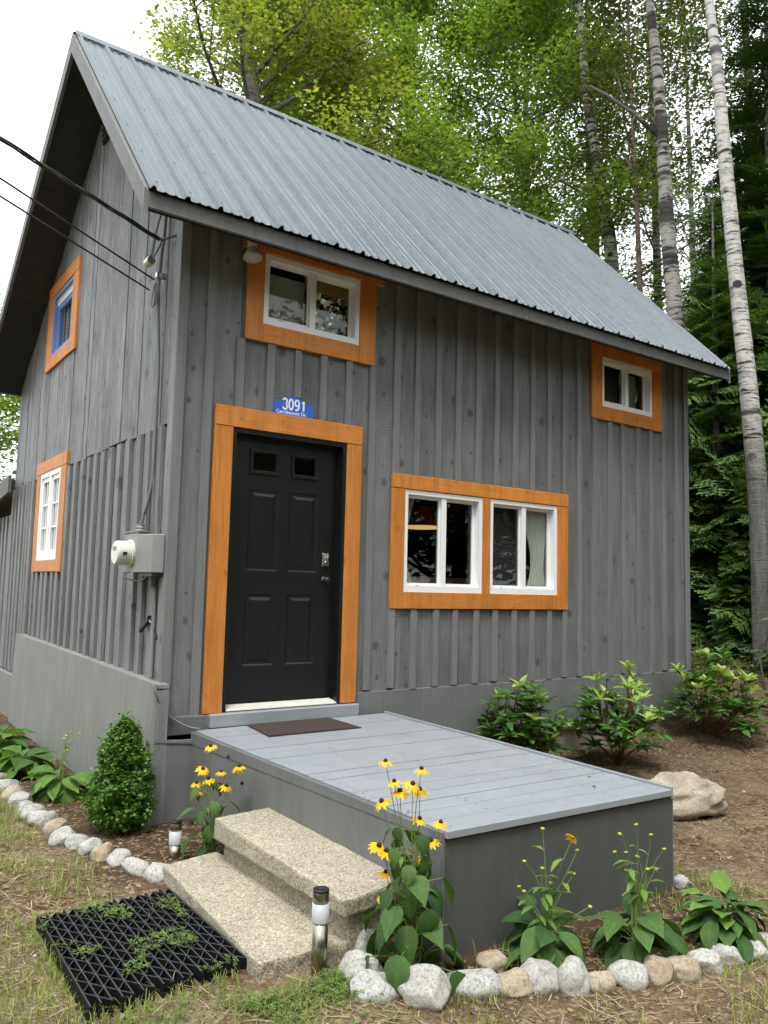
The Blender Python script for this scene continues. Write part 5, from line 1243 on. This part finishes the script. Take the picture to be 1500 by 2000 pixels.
o = link(bpy.data.objects.new('dead_leaves', scatter_mesh('dead_leaves', dl_, MAPLE_V0, MAPLE_F0, npr.uniform(.015, .045, len(dl_)), 'deadleaf', .5))); tag(o, 'dry fallen leaves on the ground', 'leaves', kind='stuff')
dkp = []
for k in range(70):
    u, v = rnd.random(), rnd.random() ** .7; p_ = dk(u * .97 + .01, v * .97 + .01); dkp.append((p_.x, p_.y, p_.z + .004))
o = link(bpy.data.objects.new('deck_debris', scatter_mesh('deck_debris', np.array(dkp), OV0, [(0, 1, 2, 3)], npr.gamma(1.6, .006, len(dkp)) + .004, 'chips', .12))); tag(o, 'specks of dirt and leaf bits on the deck', 'debris', kind='stuff')
# forest floor ground cover beyond the cabin
gc = sample(26000, 5.9, 17, -3.5, 7, lambda x, y: (.35 + 1.2 * patch(x, y, 1.1, 31)) * (1 if x < 11 else .4) * sstep(5.9, 7.2, x + .5 * y + .4)); gc[:, 2] += npr.uniform(.01, .22, len(gc)) * npr.uniform(0, 1, len(gc))
o = link(bpy.data.objects.new('forest_ground_cover', scatter_mesh('forest_ground_cover', gc, [(-.35, 0, 0), (0, -.5, .1), (.35, 0, 0), (0, .6, .05)], [(0, 1, 2, 3)], npr.uniform(.03, .09, len(gc)), 'moss', .7))); tag(o, 'low green ground cover under the trees', 'undergrowth', kind='stuff')

# ------------------------------------------------------------------ trees
MAPLE_V = [(0, 0, 0), (.30, .12, .03), (.52, .42, -.05), (.22, .48, .02), (0, 1.0, -.08), (-.22, .48, .02), (-.52, .42, -.05), (-.30, .12, .03)]
MAPLE_F = [(0, 1, 2, 3), (0, 3, 4, 5), (0, 5, 6, 7)]
OVAL_V = [(0, 0, 0), (.33, .45, .06), (0, 1, -.05), (-.33, .45, .06)]; OVAL_F = [(0, 1, 2, 3)]
def smooth_path(pts, n=6):
    P = [Vector(p) for p in pts]; o_ = []
    for i in range(len(P) - 1):
        p0, p1, p2, p3 = P[max(i - 1, 0)], P[i], P[i + 1], P[min(i + 2, len(P) - 1)]
        for k in range(n):
            t = k / n; o_.append(.5 * ((2 * p1) + (-p0 + p2) * t + (2 * p0 - 5 * p1 + 4 * p2 - p3) * t * t + (-p0 + 3 * p1 - 3 * p2 + p3) * t ** 3))
    return o_ + [P[-1]]
def broad_tree(path, r0, label, bark, leafmat, nlimb, reach, leaves, leaf_size, z_lo, seed, up=.5, template='maple', twigs=7, tilt=.8, limb_r=.32, spread=.30, cat='tree', name='maple_tree', group='trees behind the cabin'):
    rr = random.Random(seed); t = thing(name, path[0], label, cat, group)
    P = smooth_path(path); n = len(P); tr = MB().tube(P, [r0 * (1 - .8 * (i / (n - 1)) ** 1.1) * (1.25 if i == 0 else 1) for i in range(n)], 12)
    tr.build('trunk', bark, t, smooth=True)
    lm = MB(); nodes = []; H = P[-1].z
    for k in range(nlimb):
        f_ = (k + rr.random()) / nlimb; z = z_lo + (H - z_lo) * f_; i = min(range(n), key=lambda q: abs(P[q].z - z)); b = P[i]
        az = k * 2.4 + rr.uniform(-.5, .5); el = up * rr.uniform(.4, 1.5) + .3 * f_; ln = reach * (1 - .55 * f_) * rr.uniform(.6, 1.15)
        d = Vector((math.cos(az) * math.cos(el), math.sin(az) * math.cos(el), math.sin(el))); pts = [b]; 
        for q in range(1, 6):
            d = (d + Vector((rr.uniform(-.18, .18), rr.uniform(-.18, .18), rr.uniform(-.06, .14)))).normalized(); pts.append(pts[-1] + d * ln / 5)
        rb = r0 * limb_r * (1 - .6 * f_); lm.tube(pts, [rb * (1 - .17 * q) for q in range(6)], 6, cap=False)
        for q in range(twigs):
            s = rr.uniform(.25, 1); j = min(4, int(s * 5)); p = pts[j].lerp(pts[j + 1], s * 5 - j)
            td = (d + Vector((rr.uniform(-1, 1), rr.uniform(-1, 1), rr.uniform(-.5, .6)))).normalized(); tl = ln * rr.uniform(.16, .38); e = p + td * tl
            lm.tube([p, p.lerp(e, .5) + Vector((0, 0, -.03)), e], [rb * .28, rb * .18, rb * .08], 4, cap=False)
            for u in (.35, .6, .8, 1.0): nodes.append((p.lerp(e, u), .6 + .4 * u))
        nodes.append((pts[-1], 1))
    lm.build('limbs', bark if bark in ('bark', 'barkr') else 'bark', t, smooth=True, kind='stuff')
    c = np.array([tuple(q[0]) for q in nodes]); pick = npr.integers(0, len(c), leaves)
    pos = c[pick] + npr.normal(0, 1, (leaves, 3)) * np.array([spread, spread, spread * .55])
    tv, tf = (MAPLE_V, MAPLE_F) if template == 'maple' else (OVAL_V, OVAL_F)
    me = scatter_mesh('crown', pos, tv, tf, leaf_size * npr.uniform(.6, 1.25, leaves), leafmat, tilt)
    o = link(bpy.data.objects.new('crown', me), t); o['kind'] = 'stuff'; return t
gb = lambda x, y: gz(x, y) - .1
# two maples over the left half of the roof
broad_tree([(4.25, 7.9, gb(4.25, 7.9)), (4.2, 7.85, 5), (4.12, 7.85, 9.67), (3.88, 7.85, 11.1), (3.76, 7.85, 11.86), (3.5, 7.8, 14.8)], .20, 'pale trunked maple with turning leaves over the left roof end', 'bark', 'maple_y', 36, 3.4, 27000, .085, 7.2, 11, up=.55, spread=.21, twigs=9)
broad_tree([(5.8, 8.5, gb(5.8, 8.5)), (5.84, 8.4, 6), (5.85, 8.38, 10.5), (5.8, 8.2, 13), (5.6, 8, 16)], .17, 'dark stemmed maple with yellow green leaves behind the ridge', 'bark', 'maple_y', 36, 3.1, 28000, .086, 7.2, 12, up=.6, spread=.21, twigs=9)
broad_tree([(10.2, 7.4, gb(10.2, 7.4)), (10.3, 7.2, 6), (10.44, 7.0, 10.4), (10.1, 7.05, 12), (9.9, 7, 16)], .12, 'bright green maple before the birches over the roof ridge', 'bark', 'maple', 46, 4.5, 62000, .09, 5.0, 13, up=.3, spread=.25, twigs=9)
broad_tree([(9.3, 10.0, gb(9.3, 10)), (9.4, 10.0, 8), (9.2, 9.8, 15.5), (9.1, 9.7, 19)], .18, 'full green maple behind the middle of the ridge', 'bark', 'maple', 46, 4.7, 54000, .098, 6.5, 14, up=.45, spread=.27, twigs=9)
broad_tree([(7.4, 11.5, gb(7.4, 11.5)), (7.5, 11.5, 8), (7.4, 11.4, 15), (7.2, 11.4, 17.5)], .16, 'light green maple between the turning maple and the full green one', 'bark', 'maple', 36, 3.4, 30000, .10, 7.0, 15, up=.5, spread=.26, twigs=9)
broad_tree([(13.5, 10.0, gb(13.5, 10)), (13.4, 10, 7), (13.2, 9.8, 15), (13.1, 9.8, 19)], .16, 'darker green broadleaf tree far behind the birches', 'bark', 'maple_d', 36, 5.0, 20000, .12, 3.0, 16, up=.4, spread=.42)
# birches
BK = dict(template='oval', tilt=1.2, name='birch_tree')
broad_tree([(7.86, .22, gb(7.86, .22)), (7.81, .21, .16), (7.62, .13, 2.0), (7.40, .11, 3.53), (7.28, .16, 4.84), (7.11, .2, 6.56), (7.04, .24, 7.73), (6.98, .3, 8.66), (6.7, .41, 11.5), (6.5, .5, 15)], .142, 'white birch leaning left at the right picture edge', 'birch', 'birchleaf', 16, 3.0, 7000, .075, 9.4, 21, limb_r=.12, **BK)
broad_tree([(9.1, 2.1, gb(9.1, 2.1)), (8.95, 2.08, 2.5), (8.74, 2.05, 5.11), (8.52, 2.03, 6.62), (8.32, 1.98, 8.21), (8.23, 2.02, 9.47), (8.10, 2.02, 10.27), (7.95, 2.07, 12.86), (7.8, 2.1, 17)], .150, 'thick dark banded birch with broken branch right of the roof', 'birch2', 'birchleaf', 20, 3.4, 9000, .075, 10.6, 22, limb_r=.13, **BK)
broad_tree([(11.0, 4.8, gb(11, 4.8)), (10.8, 4.78, 4), (10.58, 4.77, 7.57), (10.36, 4.79, 8.68), (10.17, 4.81, 9.7), (9.91, 4.85, 10.92), (9.67, 4.8, 12.75), (9.38, 4.71, 15.3), (9.2, 4.7, 18)], .16, 'pale birch half hidden by the bright maple leaves', 'birch2', 'birchleaf', 18, 3.0, 9000, .09, 10.4, 23, limb_r=.14, **BK)
broad_tree([(10.6, 4.0, gb(10.6, 4)), (10.45, 3.9, 4), (10.28, 3.87, 6.5), (10.1, 3.8, 8.22), (9.85, 3.72, 10.41), (9.7, 3.7, 13)], .075, 'thin reddish trunked tree left of the banded birch', 'barkr', 'birchleaf', 14, 2.2, 6000, .085, 7.5, 24, limb_r=.25, **BK)
broad_tree([(14.2, 6.1, gb(14.2, 6.1)), (13.87, 6.06, 8.23), (13.61, 5.94, 10.77), (13.3, 5.8, 13.8), (13.1, 5.7, 18)], .12, 'slender birch standing behind the banded birch', 'birch2', 'birchleaf', 22, 3.4, 9000, .085, 6.5, 25, limb_r=.25, **BK)
broad_tree([(13.9, 3.6, gb(13.9, 3.6)), (13.64, 3.52, 10.33), (13.45, 3.46, 11.95), (13.23, 3.42, 13.57), (13.1, 3.4, 17)], .14, 'grey trunk right of the white birch near the top edge', 'bark', 'birchleaf', 20, 3.4, 9000, .10, 8.0, 26, limb_r=.16, **BK)
broad_tree([(12.9, 7, gb(12.9, 7)), (12.56, 6.87, 9.16), (12.3, 6.8, 11.34), (12.1, 6.7, 16)], .17, 'dark trunk left of the pale birch', 'bark', 'birchleaf', 24, 3.6, 9000, .085, 6.5, 27, limb_r=.22, **BK)
broad_tree([(18.5, 8, gb(18.5, 8)), (18.3, 8, 9), (18, 8, 18)], .15, 'farthest birch glimpsed between the trunks', 'birch2', 'birchleaf', 26, 4.0, 10000, .10, 3.5, 28, limb_r=.22, **BK)
# broken branch on the banded birch region is part of that birch
bt = [o for o in bpy.data.objects if o.name.startswith('birch_tree') and 'broken' in o.get('label', '')][0]
MB().tube([(8.33, 2.0, 8.05), (8.0, 2.25, 8.45), (7.6, 2.5, 8.75), (7.35, 2.6, 8.85)], [.038, .032, .026, .010], 8).build('broken_branch', 'bark', bt, smooth=True)
MB().tube([(7.95, 2.3, 8.5), (7.75, 2.3, 8.75), (7.65, 2.3, 9.0)], [.022, .017, .007], 6).build('broken_branch', 'bark', bt, smooth=True)
# trees seen at the left picture edge, behind the lean-to
broad_tree([(.4, 12.0, gb(.4, 12)), (.45, 12, 3), (.5, 12, 6)], .09, 'leafy young tree behind the lean-to at the left edge', 'bark', 'maple', 26, 1.8, 11000, .10, .8, 31, up=.35, spread=.26)
broad_tree([(-.6, 21.5, gb(-.6, 21.5)), (-.6, 21.5, 5), (-.5, 21.5, 11)], .14, 'pale distant tree at the left edge above the lean-to tree', 'bark', 'birchleaf', 26, 2.6, 9000, .13, 3, 32, up=.45, spread=.4)
# trees across the yard, behind the photographer, mirrored in the panes
for k, (x, y, h) in enumerate(((9.8, -14, 6.6), (15, -11, 11), (5.0, -19, 8))):
    broad_tree([(x, y, gb(x, y)), (x, y, h * .5), (x, y, h)], .16, ('broad tree across the yard mirrored in the wide window', 'tall tree across the yard mirrored in the far windows', 'tree across the yard mirrored in the upper window')[k], 'bark', 'maple_d', 26, 3.2, 16000, .12, 1.5, 41 + k, spread=.42, group='trees across the yard')

ring = broad_tree([(20, -13, gb(20, -13)), (20, -13, 4.5), (20, -13, 9)], .2, 'unseen broadleaf tree of the wood edge round the clearing, added to block low sky', 'bark', 'maple_d', 34, 3.6, 7000, .30, .6, 77, spread=.6, group='unseen wood edge added to block low sky')
for (x, y, rz, s_) in ((16, -16.5, 1, 1.25), (11.5, -19.5, 2, .95), (7, -22, 3, 1.05), (2.5, -23, 4, 1.3), (-2.5, -23, 5, 1.4), (-7.5, -22, .5, 1.4), (-12, -20, 1.5, 1.4), (-16, -16, 2.5, 1.3), (-19, -11, 3.5, 1.0), (-20.5, -5.5, 4.5, .9), (23, -8, 5.5, 1.5), (-9.5, -25, 2.2, 1.2), (5, -26, .2, 1.2), (13.5, -23.5, 1.2, 1.2), (-21, .5, 2.8, 1.2), (-21.5, 6.5, .8, 1.25), (-20, 12.5, 1.9, 1.3), (-17, 18, 3.1, 1.3), (9.5, -27, 4.1, 1.3), (0, -27, 5.1, 1.6), (-5, -27, 1.1, 1.6), (-14.5, -23, 2.1, 1.6), (-20, -16, .1, 1.6), (19, -19, 3.3, 1.6)):  # unseen copies, added and sized to keep low sky off the eaves
    m = Matrix.Translation((x, y, gz(x, y))) @ Matrix.Rotation(rz, 4, 'Z') @ Matrix.Diagonal((s_, s_, s_, 1))
    r_ = ring.copy(); link(r_, None, m)
    for ch in ring.children:
        c_ = ch.copy(); link(c_, r_, m @ WORLD[ring.name].inverted() @ WORLD[ch.name])
for k, (x, y, h, lab) in enumerate(((9.5, -5.5, 12, 'tall tree right of the yard, just outside the picture'), (12.5, -8, 14, 'second tall tree right of the yard, outside the picture'), (13.5, -3.6, 13, 'third tall tree right of the yard, outside the picture'))):
    broad_tree([(x, y, gb(x, y)), (x, y, h * .5), (x, y, h)], .18, lab, 'bark', 'maple_d', 28, 3.4, 14000, .15, 1.0, 51 + k, spread=.5, group='trees across the yard')
# ------------------------------------------------------------------ spruces
def frond_template():
    """flat spray of a conifer branch along +Y, length 1: twigs with a saw-toothed needle edge"""
    vs = []; fs = []; rr = random.Random(5)
    def spray(b, d, ln, wd, z):
        d = d.normalized(); s = Vector((-d.y, d.x, 0)); k = 5
        for i in range(k):
            t0, t1 = i / k, (i + 1) / k + .06; c = b + d * ln * t0; e = b + d * ln * min(1.05, t1); w_ = wd * (1 - .6 * t0)
            for sg_ in (-1, 1):
                o = len(vs); tip = c + d * ln * .26 + s * sg_ * w_
                vs.extend([(c.x, c.y, z - .02 * t0), (e.x, e.y, z - .02 * t1), (tip.x, tip.y, z - .015 + rr.uniform(-.012, .012))]); fs.append((o, o + 1, o + 2) if sg_ > 0 else (o, o + 2, o + 1))
    n = 13
    for i in range(n):
        t = .12 + .86 * i / n; b = Vector((0, t, 0)); ln = .42 * (1 - t) ** .8 + .07
        for sg_ in (-1, 1):
            a = R(52) + rr.uniform(-.12, .12); spray(b, Vector((sg_ * math.sin(a), math.cos(a), 0)), ln * rr.uniform(.8, 1.15), .038, -.10 * t * t + rr.uniform(-.02, .02))
    spray(Vector((0, .05, 0)), Vector((0, 1, 0)), .98, .035, -.02)
    return np.array(vs), np.array(fs)
FV, FFc = frond_template()
def spruce_mesh(H, W, seed, mat, dens=1.0):
    rr = np.random.default_rng(seed); rows = []; z = .25
    while z < H - .2:
        f_ = z / H; ln = W * (1 - f_) ** .75 * 1.0 + .12; k = int((6 + 2 * rr.random()) * dens)
        for i in range(k): rows.append((z + rr.normal(0, .06), rr.uniform(0, 6.283), ln * rr.uniform(.65, 1.1), rr.normal(-.22, .14) + .45 * f_))
        z += .17 + .05 * f_
    A = np.array(rows); n = len(A); az, ln, el = A[:, 1], A[:, 2], A[:, 3]; vs = np.repeat(FV[None], n, 0) * ln[:, None, None]
    roll = rr.normal(0, .35, n); cr, sr = np.cos(roll), np.sin(roll)
    x = vs[..., 0] * cr[:, None] - vs[..., 2] * sr[:, None]; zz = vs[..., 0] * sr[:, None] + vs[..., 2] * cr[:, None]; y = vs[..., 1]
    zz = zz - .10 * y * y / np.maximum(ln[:, None], .3)
    ce, se = np.cos(el)[:, None], np.sin(el)[:, None]; y2 = y * ce - zz * se; z2 = y * se + zz * ce
    ca, sa = np.cos(az)[:, None], np.sin(az)[:, None]
    P = np.stack([x * ca - y2 * sa, x * sa + y2 * ca, z2 + A[:, 0][:, None]], -1).reshape(-1, 3)
    fs = (FFc[None] + (np.arange(n) * len(FV))[:, None, None]).ravel(); return fastmesh('crown', P, 3, fs, mat)
SPM = [spruce_mesh(9.5, 1.9, 1, 'spruce'), spruce_mesh(8, 1.7, 2, 'spruce_d'), spruce_mesh(5, 1.3, 3, 'spruce')]
SPT = MB().tube([(0, 0, -.2), (0, 0, 4), (0, 0, 9.4)], [.12, .08, .01], 8).mesh('trunk', 'bark', smooth=True)
def spruce(x, y, k, s, rz, label):
    t = thing('spruce_tree', (x, y, gz(x, y)), label, 'tree', 'conifers right of the cabin')
    m = Matrix.Translation((x, y, gz(x, y))) @ Matrix.Rotation(rz, 4, 'Z') @ Matrix.Diagonal((s, s, s, 1))
    o = inst('crown', SPM[k], t, m); o['kind'] = 'stuff'; hh = (9.5, 8, 5)[k] / 9.5
    inst('trunk', SPT, t, m @ Matrix.Diagonal((hh, hh, hh, 1)))
spruce(9.3, 1.75, 0, .78, .3, 'green spruce with low boughs just beyond the cabin corner')
spruce(9.9, .25, 0, .9, 1.7, 'tall spruce behind the white birch')
spruce(9.6, -1.1, 0, 1.0, 4.0, 'tall spruce at the right picture edge beside the white birch')
spruce(11.2, 2.9, 1, 1.0, 2.2, 'dark spruce deeper in the wood behind the corner spruce')
spruce(13.0, 1.2, 1, 1.3, 5.0, 'tall dark spruce far behind the white birch')
spruce(13.6, 4.4, 1, 1.0, .8, 'dark spruce far behind the roof end')
spruce(8.55, .62, 2, .62, 2.9, 'young spruce with boughs crossing the white birch trunk')
spruce(7.75, -.72, 2, .85, 1.1, 'young spruce whose boughs reach in from the right picture edge')
spruce(8.2, .85, 2, .34, .8, 'small spruce sapling at the foot of the wood')
spruce(11.4, 1.95, 1, 1.6, .4, 'very tall dark spruce filling the upper right picture edge')
spruce(13.6, 2.5, 1, 1.75, 2.4, 'tall dark spruce behind the very tall one at the right edge')
spruce(12.7, 3.3, 1, 1.25, 4.4, 'dark spruce between the white birch and the banded birch')
spruce(15.5, 2.8, 1, 1.5, 3.0, 'farthest tall dark spruce closing the view on the right')
spruce(12.4, -.9, 1, 1.3, 3.7, 'dark spruce at the right edge behind the front spruces')
spruce(16.0, 7.5, 1, 1.0, 1.0, 'dark conifer behind the birches above the roof end')
spruce(11.8, 9.0, 1, .95, 1.4, 'dark conifer low behind the roof ridge end')
# ------------------------------------------------------------------ small things on the forest floor
br = thing('fallen_branch', (7.2, .1, -.1), 'bare grey fallen branch leaning at the foot of the wood', 'branch')
MB().tube([(7.0, -.25, gz(7, -.25)), (7.25, -.05, gz(7.2, 0) + .28), (7.5, .0, gz(7.5, 0) + .42), (7.75, .0, gz(7.7, 0) + .46)], [.014, .012, .009, .004], 6).build('stick', 'bark', br, smooth=True)
MB().tube([(7.25, -.05, gz(7.2, 0) + .28), (7.2, .15, gz(7.2, .1) + .45)], [.008, .003], 6).build('twig', 'bark', br, smooth=True)
